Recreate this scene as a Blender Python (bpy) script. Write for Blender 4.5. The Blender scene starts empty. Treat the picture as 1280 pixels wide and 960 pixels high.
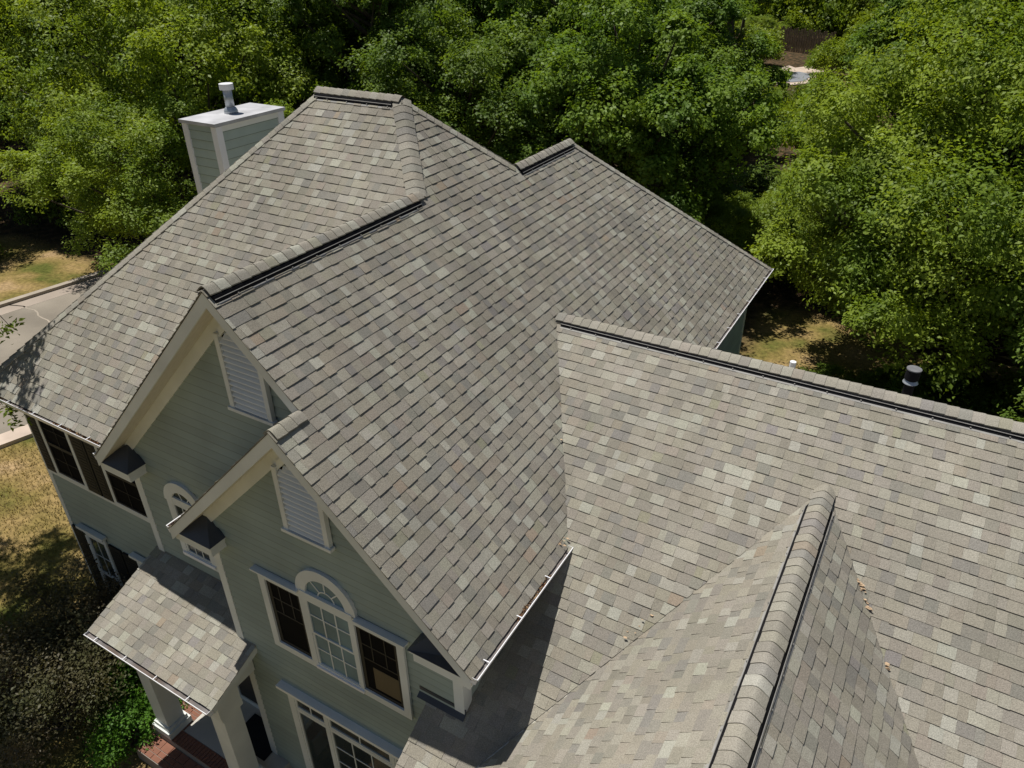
import bpy, math, random
import numpy as np
from mathutils import Vector, Matrix
from mathutils.geometry import tessellate_polygon
random.seed(7); rng = np.random.default_rng(7)
sc = bpy.context.scene
COL = sc.collection

# ------------------------------------------------------------------ camera
FPX = 930.6                                   # focal length in pixels of a 1280 px wide frame
CAM = np.array([3.081, -4.262, 6.867])
R_ = np.array([[0.86402084, 0.50336544, -0.00955143],
               [-0.25479336, 0.45355516, 0.85403048],
               [-0.43422153, 0.73546649, -0.52013528]])
cam = bpy.data.cameras.new('camera'); camo = bpy.data.objects.new('camera', cam); COL.objects.link(camo)
cam.sensor_width = 36; cam.lens = FPX / 1280 * 36; cam.clip_start = .1; cam.clip_end = 2000
M = Matrix([[R_[0][i], R_[1][i], -R_[2][i], CAM[i]] for i in range(3)] + [[0, 0, 0, 1]])
camo.matrix_world = M; sc.camera = camo

def px(P):
    d = (np.asarray(P, float) - CAM) @ R_.T
    return 640 + FPX * d[..., 0] / d[..., 2], 480 - FPX * d[..., 1] / d[..., 2], d[..., 2]

# ------------------------------------------------------------------ sky, sun, exposure
SUN = np.array([-.33, .045, 1.0]); SUN /= np.linalg.norm(SUN)          # towards the sun
w = bpy.data.worlds.new('World'); sc.world = w; w.use_nodes = True
nt = w.node_tree; bg = nt.nodes['Background']
sky = nt.nodes.new('ShaderNodeTexSky'); sky.sky_type = 'NISHITA'; sky.sun_disc = False
sky.sun_elevation = math.asin(SUN[2]); sky.sun_rotation = math.atan2(SUN[0], SUN[1])
sky.air_density = 1.0; sky.dust_density = .6
nt.links.new(sky.outputs[0], bg.inputs[0]); bg.inputs[1].default_value = .05
sun = bpy.data.lights.new('sun', 'SUN'); sun.energy = 4.9; sun.angle = math.radians(.5); sun.color = (1, .965, .905)
suno = bpy.data.objects.new('sun', sun); COL.objects.link(suno)
suno.rotation_euler = Vector(SUN).to_track_quat('Z', 'Y').to_euler()
vs = sc.view_settings; vs.view_transform = 'Standard'; vs.look = 'None'; vs.exposure = 0.0; vs.gamma = 1.0
sc.cycles.max_bounces = 6; sc.cycles.transparent_max_bounces = 8

# ------------------------------------------------------------------ helpers
def mat(name, col, rough=.85, var=.12, scale=3., bump=0., bscale=60., attr=None, spec=.3, metal=0., transl=0., stretch=None, col2=None, grain=0.):
    """procedural material: base colour (or per-face attribute) broken up by two noises, with optional bump"""
    m = bpy.data.materials.new(name); m.use_nodes = True; t = m.node_tree; N = t.nodes; L = t.links
    b = N['Principled BSDF']; out = N['Material Output']
    tc = N.new('ShaderNodeTexCoord'); src = tc.outputs['Object']
    if stretch:
        mp = N.new('ShaderNodeMapping'); mp.inputs['Scale'].default_value = stretch; L.new(src, mp.inputs[0]); src = mp.outputs[0]
    n1 = N.new('ShaderNodeTexNoise'); n1.inputs['Scale'].default_value = scale; n1.inputs['Detail'].default_value = 5; L.new(src, n1.inputs['Vector'])
    rmp = N.new('ShaderNodeMapRange'); rmp.inputs[1].default_value = .3; rmp.inputs[2].default_value = .7
    rmp.inputs[3].default_value = 1 - var; rmp.inputs[4].default_value = 1 + var; L.new(n1.outputs[0], rmp.inputs[0])
    if attr:
        a = N.new('ShaderNodeAttribute'); a.attribute_name = attr; base = a.outputs['Color']
    else:
        rgb = N.new('ShaderNodeRGB'); rgb.outputs[0].default_value = (*col, 1); base = rgb.outputs[0]
    if col2:
        mx = N.new('ShaderNodeMixRGB'); mx.inputs[2].default_value = (*col2, 1); L.new(base, mx.inputs[1])
        n3 = N.new('ShaderNodeTexNoise'); n3.inputs['Scale'].default_value = scale * .4; n3.inputs['Detail'].default_value = 6; L.new(src, n3.inputs['Vector'])
        r3 = N.new('ShaderNodeMapRange'); r3.inputs[1].default_value = .42; r3.inputs[2].default_value = .6; L.new(n3.outputs[0], r3.inputs[0]); L.new(r3.outputs[0], mx.inputs[0]); base = mx.outputs[0]
    mul = N.new('ShaderNodeMixRGB'); mul.blend_type = 'MULTIPLY'; mul.inputs[0].default_value = 1
    L.new(base, mul.inputs[1]); L.new(rmp.outputs[0], mul.inputs[2]); colr = mul.outputs[0]
    if grain:
        n4 = N.new('ShaderNodeTexNoise'); n4.inputs['Scale'].default_value = 90; n4.inputs['Detail'].default_value = 3; L.new(tc.outputs['Object'], n4.inputs['Vector'])
        r4 = N.new('ShaderNodeMapRange'); r4.inputs[1].default_value = .3; r4.inputs[2].default_value = .7; r4.inputs[3].default_value = 1 - grain; r4.inputs[4].default_value = 1 + grain
        L.new(n4.outputs[0], r4.inputs[0]); m4 = N.new('ShaderNodeMixRGB'); m4.blend_type = 'MULTIPLY'; m4.inputs[0].default_value = 1
        L.new(colr, m4.inputs[1]); L.new(r4.outputs[0], m4.inputs[2]); colr = m4.outputs[0]
    L.new(colr, b.inputs['Base Color'])
    b.inputs['Roughness'].default_value = rough; b.inputs['Specular IOR Level'].default_value = spec; b.inputs['Metallic'].default_value = metal
    if bump:
        n2 = N.new('ShaderNodeTexNoise'); n2.inputs['Scale'].default_value = bscale; n2.inputs['Detail'].default_value = 4; L.new(src, n2.inputs['Vector'])
        bp = N.new('ShaderNodeBump'); bp.inputs['Strength'].default_value = bump; bp.inputs['Distance'].default_value = .02; L.new(n2.outputs[0], bp.inputs['Height']); L.new(bp.outputs[0], b.inputs['Normal'])
    if transl:
        tr = N.new('ShaderNodeBsdfTranslucent'); mxs = N.new('ShaderNodeMixShader'); mxs.inputs[0].default_value = transl
        hs = N.new('ShaderNodeMixRGB'); hs.blend_type = 'MULTIPLY'; hs.inputs[0].default_value = 1; hs.inputs[2].default_value = (1.25, 1.2, .45, 1)
        L.new(colr, hs.inputs[1]); L.new(hs.outputs[0], tr.inputs[0]); L.new(b.outputs[0], mxs.inputs[1]); L.new(tr.outputs[0], mxs.inputs[2]); L.new(mxs.outputs[0], out.inputs[0])
    return m

def build(name, V, F, m, parent=None, tones=None, smooth=False):
    me = bpy.data.meshes.new(name); me.from_pydata([tuple(map(float, v)) for v in V], [], F)
    if m: me.materials.append(m)
    if tones is not None:
        at = me.attributes.new('tone', 'FLOAT_COLOR', 'FACE')
        at.data.foreach_set('color', np.array([(*c, 1) for c in tones], dtype=np.float32).ravel())
    if smooth: me.polygons.foreach_set('use_smooth', [True] * len(F))
    o = bpy.data.objects.new(name, me); COL.objects.link(o)
    if parent: o.parent = parent
    return o
def tag(o, label=None, cat=None, group=None, kind=None):
    if label: o['label'] = label
    if cat: o['category'] = cat
    if group: o['group'] = group
    if kind: o['kind'] = kind
    return o
def empty(name, loc=(0, 0, 0)):
    o = bpy.data.objects.new(name, None); o.location = loc; o.empty_display_size = .3; COL.objects.link(o); return o
class MB:
    """collects shapes for one mesh (world coordinates)"""
    def __init__(s): s.V = []; s.F = []; s.T = []
    def add(s, V, F, tone=None):
        n = len(s.V); s.V += [tuple(v) for v in V]; s.F += [tuple(i + n for i in f) for f in F]; s.T += [tone] * len(F)
    def box(s, a, b, tone=None):
        x0, y0, z0 = a; x1, y1, z1 = b
        s.add([(x0, y0, z0), (x1, y0, z0), (x1, y1, z0), (x0, y1, z0), (x0, y0, z1), (x1, y0, z1), (x1, y1, z1), (x0, y1, z1)],
              [(0, 3, 2, 1), (4, 5, 6, 7), (0, 1, 5, 4), (1, 2, 6, 5), (2, 3, 7, 6), (3, 0, 4, 7)], tone)
    def prism(s, poly, ext, tone=None):
        """poly: 3D points in order; ext: extrusion vector"""
        n = len(poly); P = [np.array(p, float) for p in poly]; e = np.array(ext, float)
        nm = sum((np.cross(P[i] - P[0], P[(i + 1) % n] - P[0]) for i in range(n)), np.zeros(3))
        if nm @ e > 0: P = P[::-1]
        s.add(P + [p + e for p in P], [tuple(range(n)), tuple(range(2 * n - 1, n - 1, -1))] + [((i + 1) % n, i, i + n, (i + 1) % n + n) for i in range(n)], tone)
    def tube(s, pts, rads, n=8, cap=True):
        pts = [np.array(p, float) for p in pts]; base = len(s.V)
        for i, p in enumerate(pts):
            d = pts[min(i + 1, len(pts) - 1)] - pts[max(i - 1, 0)]; d = d / (np.linalg.norm(d) + 1e-9)
            a = np.cross(d, (0, 0, 1) if abs(d[2]) < .9 else (1, 0, 0)); a /= np.linalg.norm(a); b = np.cross(d, a)
            for k in range(n):
                t = 2 * math.pi * k / n; s.V.append(tuple(p + rads[i] * (math.cos(t) * a + math.sin(t) * b)))
        for i in range(len(pts) - 1):
            for k in range(n):
                s.F.append((base + i * n + k, base + i * n + (k + 1) % n, base + (i + 1) * n + (k + 1) % n, base + (i + 1) * n + k)); s.T.append(None)
        if cap:
            s.F.append(tuple(base + k for k in range(n))[::-1]); s.T.append(None)
            s.F.append(tuple(base + (len(pts) - 1) * n + k for k in range(n))); s.T.append(None)
    def build(s, name, m, parent=None, smooth=False):
        return build(name, s.V, s.F, m, parent, s.T if s.T and s.T[0] is not None else None, smooth)
def boxo(name, a, b, m, parent=None):
    mb = MB(); mb.box(a, b); return mb.build(name, m, parent)

# ------------------------------------------------------------------ materials
M_SH = mat('asphalt_shingle', (1, 1, 1), .95, .12, .8, .5, 160, attr='tone', spec=.15, grain=.26)
M_DECK = mat('roof_underlay', (.13, .125, .115), .95, .1)
M_SID = mat('sage_siding', (.30, .355, .315), .6, .05, 1.5, .05, 90, spec=.3)
M_BRD = mat('painted_board', (1, 1, 1), .6, .12, 1.1, .05, 90, spec=.3, attr='tone')
M_SIDC = mat('sage_siding_pale', (.36, .42, .375), .6, .05, 1.5, spec=.3)  # same sage as the main siding, only paler
M_TRIM = mat('cream_trim_paint', (.68, .70, .67), .55, .10, 1.4, spec=.3)
M_SOF = mat('soffit_paint', (.60, .57, .49), .6, .08, 6., spec=.3, stretch=(1, 8, 1))
M_WHITE = mat('white_aluminium', (.80, .80, .82), .4, .04, 3., spec=.5)
M_CAPM = mat('chimney_cap_metal', (.46, .455, .465), .6, .22, 2.2, spec=.5)
M_GALV = mat('galvanised_steel', (.42, .45, .48), .4, .15, 8., metal=.5)
M_LID = mat('dull_grey_lid', (.16, .16, .165), .7, .2, 9.)
M_BLK = mat('black_plastic', (.012, .012, .014), .85, .1, spec=.1)
M_FLAN = mat('vent_flange', (.30, .29, .27), .7, .15, 9.)
M_FLASH = mat('dark_flashing', (.06, .065, .075), .5, .1)
M_LOUV = mat('louvre_paint', (.78, .78, .73), .55, .05, 2.)
M_GLASS = mat('window_glass', (.035, .045, .045), .08, .3, 1.2, spec=.6)
M_SCREEN = mat('insect_screen', (.006, .006, .0065), .8, .25, 2., spec=.05)
M_GL2 = mat('blind_behind_glass', (.16, .24, .265), .35, .3, 1.5, spec=.15)
M_BLIND = mat('tan_blind', (.13, .10, .055), .8, .1, 3.)
M_SHUT = mat('dark_shutter', (.012, .013, .013), .6, .1)
M_SLAB = mat('porch_concrete', (.50, .47, .42), .9, .08, 2., .2, 40)
M_BRICK = mat('red_brick', (.25, .115, .075), .9, .22, 2.3, .4, 40, col2=(.22, .085, .055))
M_MORT = mat('mortar', (.30, .26, .22), .95, .1)
M_RUST = mat('leaf_debris', (.14, .065, .03), .95, .5, 14., .8, 30, col2=(.26, .17, .09))
M_SILT = mat('gutter_silt', (.20, .185, .18), .95, .25, 4., .3, 60, col2=(.13, .10, .085))
M_ROAD = mat('asphalt_road', (.235, .205, .165), .95, .24, .45, .3, 40, grain=.12)
M_KERB = mat('kerb_concrete', (.36, .31, .25), .95, .12, 1.5, .2, 30)
M_BARK = mat('bark', (.085, .07, .055), .95, .3, 5., .8, 20, stretch=(1, 1, .3))
M_DOOR = mat('dark_door', (.03, .03, .032), .5, .1)
M_WOOD = mat('grey_fence_wood', (.34, .27, .20), .9, .25, 2., .4, 20)
M_POOL = mat('grey_paving', (.22, .23, .25), .8, .1, 1.)
M_STONE = mat('pale_patio_stone', (.52, .42, .34), .9, .15, 1.5, .3, 10)
M_MAT = mat('door_mat', (.015, .015, .016), .95, .2, 10.)

# ------------------------------------------------------------------ roof geometry (metres; z = 0 is the main eave)
S1, S2, S3, S4 = .988, .8896, .588, .877
X1, Y1F, Y1B = -3.596, .47, 4.345; Z1 = -S1 * X1
X2, Z2 = -2.409, 2.409 * S1
ZFE, YFE = .218, .594
YH = 5.543; ZH = ZFE + S2 * (YH - YFE); XHR = -ZH / S1; XHL = -6.38; XLE = -10.53
X3, Y3A, Y3B = -3.416, 6.919, 9.058; Z3 = -S1 * X3
YB = 13.014
XW, YW = -1.701, 5.225; ZW = -S1 * XW; YV = YW - ZW / S3
XD, YD = 2.767, 3.94; ZD = ZW - S3 * (YW - YD)
GROUND = -5.7
zR = lambda x, y: -S1 * x
zF = lambda x, y: ZFE + S2 * (y - YFE)
zG1 = lambda x, y: Z1 - S1 * (X1 - x)
zG2 = lambda x, y: Z2 - S1 * (X2 - x)
zWf = lambda x, y: ZW - S3 * (YW - y)
zWb = lambda x, y: ZW - S3 * (y - YW)
zDl = lambda x, y: ZD - .90 * (XD - x)
zDr = lambda x, y: ZD - .853 * (x - XD)
SLL = (ZH - ZFE) / (XHL - XLE)
zHl = lambda x, y: ZFE + SLL * (x - XLE)
zHb = lambda x, y: ZH - S2 * (y - YH)
YHB = 2 * YH - YFE
zR3b = lambda x, y: Z3 - (Z3 / (YB - Y3B)) * (y - Y3B)
zR3l = lambda x, y: Z3 - S1 * (X3 - x)
zP = lambda x, y: -2.08 + .41 * (y - .8)
# name: (height function, outline in plan, direction of the courses)
yv7 = YFE + (Z1 - ZFE) / S2                                            # checks the valley
XG1V = X1 - (Z1 - ZFE) / S1
DYE = -2.3
XDRE = XD + (YD - DYE) * (3.94 - 1.67) / (3.94 - 1.67) * (4.34 - 2.77) / (3.94 - 1.67)
XDRE = XD + (ZD - (ZW - S3 * (YW - DYE))) / .853
YDL = YW - (ZW - zDl(-.79, 0)) / S3
SL = {
 'main_right': (zR, [(0, 0), (0, YV), (XW, YW), (0, YW + ZW / S3), (0, YB), (X3, Y3B), (X3, Y3A), (XHR, YH), (X1, Y1B), (X1, Y1F), (X2, Y1F), (X2, 0)], 'y'),
 'main_front': (zF, [(XLE, YFE), (XG1V, YFE), (X1, Y1B), (XHR, YH), (XHL, YH)], 'x'),
 'gable_left': (zG1, [(X1, Y1F), (X1, Y1B), (XG1V, YFE), (-7.18, YFE), (-7.18, Y1F)], 'y'),
 'small_gable_left': (zG2, [(X2, 0), (X2, .80), (-4.9, .80), (-4.9, 0)], 'y'),
 'wing_front': (zWf, [(-.79, DYE), (-.79, YDL), (XD, YD), (XDRE, DYE), (12, DYE), (12, YW), (XW, YW), (-.33, YV + .33 * S1 / S3), (-.33, .28), (-.79, .28)], 'x'),
 'wing_back': (zWb, [(XW, YW), (12, YW), (12, 9.6), (.3, 9.6), (.3, 8.4), (0, YW + ZW / S3)], 'x'),
 'dormer_left': (zDl, [(XD, YD), (-.79, YDL), (-.79, DYE), (XD, DYE)], 'y'),
 'dormer_right': (zDr, [(XD, YD), (XD, DYE), (XDRE, DYE)], 'y'),
 'main_left': (zHl, [(XLE, YFE), (XHL, YH), (XLE, YHB)], 'y'),
 'main_back': (zHb, [(XLE, YHB), (XHL, YH), (XHR, YH), (X3, Y3A), (X3 - 3.1, YHB)], 'x'),
 'rear_hip': (zR3b, [(0, YB), (X3, Y3B), (2 * X3, YB)], 'x'),
 'rear_left': (zR3l, [(X3, Y3A), (X3, Y3B), (2 * X3, YB), (2 * X3, YHB), (X3 - 3.1, YHB)], 'y'),
 'porch': (zP, [(-6.98, .80), (-6.98, -.66), (-4.15, -.66), (-4.15, .28), (-4.47, .28), (-4.47, .80)], 'x'),
}
SL['wing_front'] = (zWf, [(-.79, YDL), (XD, YD), (XDRE, DYE), (12, DYE), (12, YW), (XW, YW), (-.33, YV + .33 * S1 / S3), (-.33, .28), (-.79, .28)], 'x')

house = empty('house', (-4, 5, GROUND))
tag(house, 'large sage green two storey house with grey shingle gables, garage wing and chimney', 'house')
hinv = Matrix.Translation((4, -5, -GROUND))
def H(o): o.parent = house if o.parent is None else o.parent; o.matrix_parent_inverse = hinv if o.parent is house else Matrix(); return o
# children of house are meshes in world coordinates: their parent inverse undoes the empty's place
roof = MB()
def deck(f, poly, th=.19, dz=-.004):
    tris = tessellate_polygon([[Vector((x, y, 0)) for x, y in poly]])
    n = len(poly); top = [(x, y, f(x, y) + dz) for x, y in poly]; bot = [(x, y, f(x, y) - th) for x, y in poly]
    Fc = []
    for t in tris:
        a, b, c = [Vector(poly[i]).to_3d() for i in t]
        if (b - a).cross(c - a).z < 0: t = t[::-1]
        Fc.append(tuple(t)); Fc.append(tuple(i + n for i in t[::-1]))
    area = sum(poly[i][0] * poly[(i + 1) % n][1] - poly[(i + 1) % n][0] * poly[i][1] for i in range(n))
    for i in range(n):
        j = (i + 1) % n; Fc.append((i, j, j + n, i + n)[::-1] if area > 0 else (i, j, j + n, i + n))
    return top + bot, Fc
for k, (f, poly, d) in SL.items():
    if k == 'porch': continue
    roof.add(*deck(f, poly))
roofo = H(roof.build('roof', M_SOF))

# -------- shingles: every tab its own wedge, cut by the outline of its slope
EXP = .143
PAL0 = [((.265, .238, .200), 30), ((.300, .272, .228), 26), ((.232, .212, .182), 15), ((.345, .325, .275), 12), ((.205, .195, .178), 9), ((.375, .365, .315), 7),
       ((.280, .240, .200), 5), ((.212, .196, .190), 2.5), ((.300, .232, .178), .6), ((.268, .255, .185), .8)]
PAL = [(tuple((.68 * np.array(c) + .32 * np.array((.285, .262, .220))) * (1.03, 1.04, 1.01)), p) for c, p in PAL0]
PW = np.array([p[1] for p in PAL]); PW = PW / PW.sum()
def tone():
    c = np.array(PAL[rng.choice(len(PAL), p=PW)][0]); return tuple(c * rng.uniform(.94, 1.06) * np.array([1, rng.uniform(.985, 1.015), rng.uniform(.97, 1.03)]))
def clip(P, T):
    """Sutherland-Hodgman of polygon P by ccw convex polygon T (2D)"""
    for i in range(len(T)):
        a = T[i]; b = T[(i + 1) % len(T)]; ex, ey = b[0] - a[0], b[1] - a[1]; out = []
        dd = [ex * (p[1] - a[1]) - ey * (p[0] - a[0]) for p in P]
        for j in range(len(P)):
            k = (j + 1) % len(P)
            if dd[j] >= -1e-9: out.append(P[j])
            if (dd[j] > 1e-9 and dd[k] < -1e-9) or (dd[j] < -1e-9 and dd[k] > 1e-9):
                t = dd[j] / (dd[j] - dd[k]); out.append((P[j][0] + t * (P[k][0] - P[j][0]), P[j][1] + t * (P[k][1] - P[j][1])))
        P = out
        if len(P) < 3: return []
    return P
def area2(P): return .5 * abs(sum(P[i][0] * P[(i + 1) % len(P)][1] - P[(i + 1) % len(P)][0] * P[i][1] for i in range(len(P))))
def gen_tabs(f, poly, d):
    O = np.array([poly[0][0], poly[0][1], f(*poly[0])]); gx = f(1, 0) - f(0, 0); gy = f(0, 1) - f(0, 0)
    N = np.array([-gx, -gy, 1.]); N /= np.linalg.norm(N)
    up = np.array([gx, gy, gx * gx + gy * gy]); up /= np.linalg.norm(up); U = np.cross(up, N)
    P3 = [np.array([x, y, f(x, y)]) for x, y in poly]
    z0 = min(p[2] for p in P3); O = np.array([0, 0, f(0, 0)]); O = O + up * (z0 - O[2]) / up[2]
    P2 = [((p - O) @ U, (p - O) @ up) for p in P3]
    tr = []
    for t in tessellate_polygon([[Vector((*p, 0)) for p in P2]]):
        T = [P2[i] for i in t]
        if (T[1][0] - T[0][0]) * (T[2][1] - T[0][1]) - (T[1][1] - T[0][1]) * (T[2][0] - T[0][0]) < 0: T = T[::-1]
        tr.append((T, min(p[0] for p in T), max(p[0] for p in T), min(p[1] for p in T), max(p[1] for p in T)))
    u0 = min(p[0] for p in P2); u1 = max(p[0] for p in P2); v1 = max(p[1] for p in P2)
    tabs = []; k = 0
    ph = rng.uniform(0, 6, 4)
    while k * EXP < v1:
        v = k * EXP; u = u0 - rng.uniform(0, .3); raised = rng.random() < .5
        while u < u1:
            wd = rng.choice([.09, .115, .135, .16, .19, .235], p=[.12, .2, .24, .2, .14, .10]) * rng.uniform(.93, 1.07)
            if rng.random() < .12: pass
            else: raised = not raised
            vb = v + rng.normal(0, .0022) + (.003 * math.sin(u * 1.3 + ph[0] + k) if True else 0)
            h0 = (.0168 if raised else .0098) + rng.uniform(-.0015, .0025); h1 = .003
            q = [(u, vb), (u + wd, vb), (u + wd, v + EXP + .006), (u, v + EXP + .006)]
            pcs = []
            for T, a, b, c, e in tr:
                if b < u or a > u + wd or e < vb or c > v + EXP + .01: continue
                r = clip(q, T)
                if r and area2(r) > 2e-5: pcs.append(r)
            if pcs:
                if sum(map(area2, pcs)) > area2(q) * .998: pcs = [q]
                wob = .0015 * math.sin(u * .9 + ph[1]) * math.sin(v * 1.1 + ph[2])
                V = []; Fc = []
                for P in pcs:
                    n = len(P); b0 = len(V)
                    V += [O + U * a + up * b + N * (wob + h0 + (h1 - h0) * min(1, max(0, (b - vb) / (EXP + .006)))) for a, b in P]
                    V += [O + U * a + up * b - N * .003 for a, b in P]
                    Fc += [tuple(b0 + i for i in range(n))] + [(b0 + i + n, b0 + (i + 1) % n + n, b0 + (i + 1) % n, b0 + i) for i in range(n)]
                tabs.append((V, Fc, tone()))
            u += wd + .0012
        k += 1
    return tabs
def OVER(poly):
    """the shingles reach a little past eaves and gable ends"""
    Q = []
    for x, y in poly:
        if abs(y) < 1e-6: y = -.034
        elif abs(y - Y1F) < 1e-6: y -= .034
        elif abs(y - YFE) < 1e-6 and x < -6: y -= .03
        if abs(x) < 1e-6: x = .03
        if abs(x + .79) < 1e-6: x = -.83
        Q.append((x, y))
    return Q
VIS = ['main_right', 'main_front', 'wing_front', 'dormer_left', 'dormer_right']
ALL = []; STUFF = MB()
for k, (f, poly, d) in SL.items():
    if k == 'porch': continue
    tb = gen_tabs(f, OVER(poly), d)
    if k in VIS: ALL += tb
    else:
        for V, Fc, t in tb: STUFF.add(V, Fc, t)
def parea(V):
    x, y, z = px(np.array(V)); n = 4 if len(V) == 8 else len(V) // 2
    x = x[:n]; y = y[:n]
    if (z[:n] < .2).any() or x.min() < 0 or x.max() > 1280 or y.min() < 0 or y.max() > 960: return 0
    return .5 * abs(np.dot(x, np.roll(y, -1)) - np.dot(y, np.roll(x, -1)))
ar = np.array([parea(t[0]) if len(t[0]) == 8 else 0 for t in ALL]); order = np.argsort(-ar)
big = set(order[:300].tolist())
for i, (V, Fc, t) in enumerate(ALL):
    if i in big: build('shingle', V, Fc, M_SH, roofo, [t] * len(Fc))
    else: STUFF.add(V, Fc, t)
tag(STUFF.build('shingle_field', M_SH, roofo), kind='stuff')

# -------- ridge and hip caps
def caps(A, B, s1, s2, w=.15, lift=.0, step=EXP, parent=None, skip=0):
    """cap shingles lapped from A (low) to B; s1, s2 point down the two slopes"""
    A = np.array(A, float); B = np.array(B, float); D = B - A; Ln = np.linalg.norm(D); D /= Ln
    s1 = np.array(s1, float); s2 = np.array(s2, float)
    s1 = s1 - D * (s1 @ D); s2 = s2 - D * (s2 @ D); s1 /= np.linalg.norm(s1); s2 /= np.linalg.norm(s2)
    Nn = -(s1 + s2); Nn /= np.linalg.norm(Nn)
    n = max(1, int(Ln / step)); st = Ln / n
    U1 = np.cross(D, s1); U1 *= np.sign(U1 @ Nn); U2 = np.cross(D, s2); U2 *= np.sign(U2 @ Nn); KN = 1 / max(.5, U1 @ Nn)
    if np.cross(s1, s2) @ D < 0: s1, s2 = s2, s1; U1, U2 = U2, U1
    for i in range(n):
        V = []; K = 9; jit = rng.normal(0, .004); Lat = (s1 - s2) / 2; Dn = (s1 + s2) / 2; cr = .34
        for t, h in ((i * st, .0135), (i * st + st + .004, .006)):
            for b in np.linspace(1, -1, K):
                V.append(A + D * t + Lat * (w * b + jit) + Dn * w * math.sqrt(b * b + cr * cr) + Nn * (h + lift) * KN)
        V += V[:K] + V[K:]
        for j in range(K): V.append(V[j] - (Nn * .016))
        for j in range(K): V.append(V[K + j] - (Nn * .012))
        Fc = [(j + 1, j, K + j, K + j + 1) for j in range(K - 1)] + [(2 * K + j, 2 * K + j + 1, 4 * K + j + 1, 4 * K + j) for j in range(K - 1)]
        Fc += [(2 * K, 4 * K, 5 * K, 3 * K), (3 * K - 1, 5 * K - 1, 6 * K - 1, 4 * K - 1)]
        tn = tone(); tn = tuple(.85 * np.array(tn) + .15 * np.array((.36, .345, .31)))
        o = build('ridge_cap', V, Fc, M_SH, parent or roofo, [tn] * len(Fc)); o.data.polygons.foreach_set('use_smooth', [j < K - 1 for j in range(len(Fc))])
def vent(A, B, s1, s2, w=.15, h=.046):
    A = np.array(A, float); B = np.array(B, float); D = B - A; Ln = np.linalg.norm(D); D /= Ln
    s1 = np.array(s1, float); s1 /= np.linalg.norm(s1); s2 = np.array(s2, float); s2 /= np.linalg.norm(s2)
    for nm, ww, hh, m in (('ridge_vent', w, h, M_BLK), ('vent_flange', w + .075, .012, M_FLAN)):
        V = []
        up1 = np.cross(D, s1); up1 *= np.sign(up1[2]); up2 = np.cross(D, s2); up2 *= np.sign(up2[2])
        e_ = .05 if nm == 'ridge_vent' else .002
        prof = [s1 * (ww + e_) - up1 * .01, s1 * (ww + e_) + up1 * (.014 if e_ > .01 else hh), s1 * (ww - .02) + up1 * hh, np.array([0, 0, -.02]), s2 * (ww - .02) + up2 * hh, s2 * (ww + e_) + up2 * (.014 if e_ > .01 else hh), s2 * (ww + e_) - up2 * .01]
        if nm == 'vent_flange': prof[3] = np.array([0, 0, .016])
        for t in (0, Ln):
            V += [A + D * t + q for q in prof]
        mb = MB(); Fc = [(i, i + 1, i + 8, i + 7) for i in range(6)] + [(6, 5, 4, 3, 2, 1, 0), (7, 8, 9, 10, 11, 12, 13), (0, 7, 13, 6)]
        build(nm, V, Fc, m, roofo)
    if h > .02:   # small pale pins along the slot
        mb = MB(); t = .3
        while t < Ln:
            for s, up in ((s1, up1), (s2, up2)):
                p = A + D * t + s * (w + .044) + up * .018; mb.prism([p, p + D * .016, p + D * .016 + up * .014, p + up * .014], s * .008)
            t += .42
        mb.build('vent_clip', M_FLAN, roofo)
        mb = MB()
        for s, up in ((s1, up1), (s2, up2)):
            p = A + s * (w + .014) + up * .038; mb.prism([p, p + D * Ln, p + D * Ln + up * .006, p + up * .006], s * .006)
        mb.build('vent_bead', M_FLAN, roofo)
dR = (1, 0, -S1); dG = (-1, 0, -S1); dF = (0, -1, -S2); dWf = (0, -1, -S3); dWb = (0, 1, -S3)
def ridge(A, B, s1, s2, v=True, w=.155, inset=.12):
    A = np.array(A, float); B = np.array(B, float); D = (B - A) / np.linalg.norm(B - A)
    if v: vent(A + D * .02, B - D * inset, s1, s2, w - .012)
    caps(A, B, s1, s2, w, .054 if v else .03)
ridge((X1, Y1F - .01, Z1), (X1, Y1B + .05, Z1), dG, dR)
ridge((X2, -.01, Z2), (X2, Y1F - .03, Z2), dG, dR, v=False)
ridge((XHL - .05, YH, ZH), (XHR + .02, YH, ZH), dF, (0, 1, -S2))
ridge((X3, Y3A + .02, Z3), (X3, Y3B, Z3), dG, dR)
ridge((12, YW, ZW), (XW + .05, YW, ZW), dWf, dWb)
ridge((XD, DYE, ZD), (XD, YD - .02, ZD), (-1, 0, -.9), (1, 0, -.853), w=.17, inset=.35)
caps((X1, Y1B, Z1), (XHR, YH, ZH), dF, dR, .17, .028)
caps((XLE, YFE, ZFE), (XHL, YH, ZH), dF, (-1, 0, -SLL), .15, .018)
caps((X3, Y3A, Z3), (XHR, YH, ZH), dR, (0, 1, -S2), .14, .018)
caps((0, YB, 0), (X3, Y3B, Z3), dR, (0, 1, -Z3 / (YB - Y3B)), .14, .018)

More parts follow.
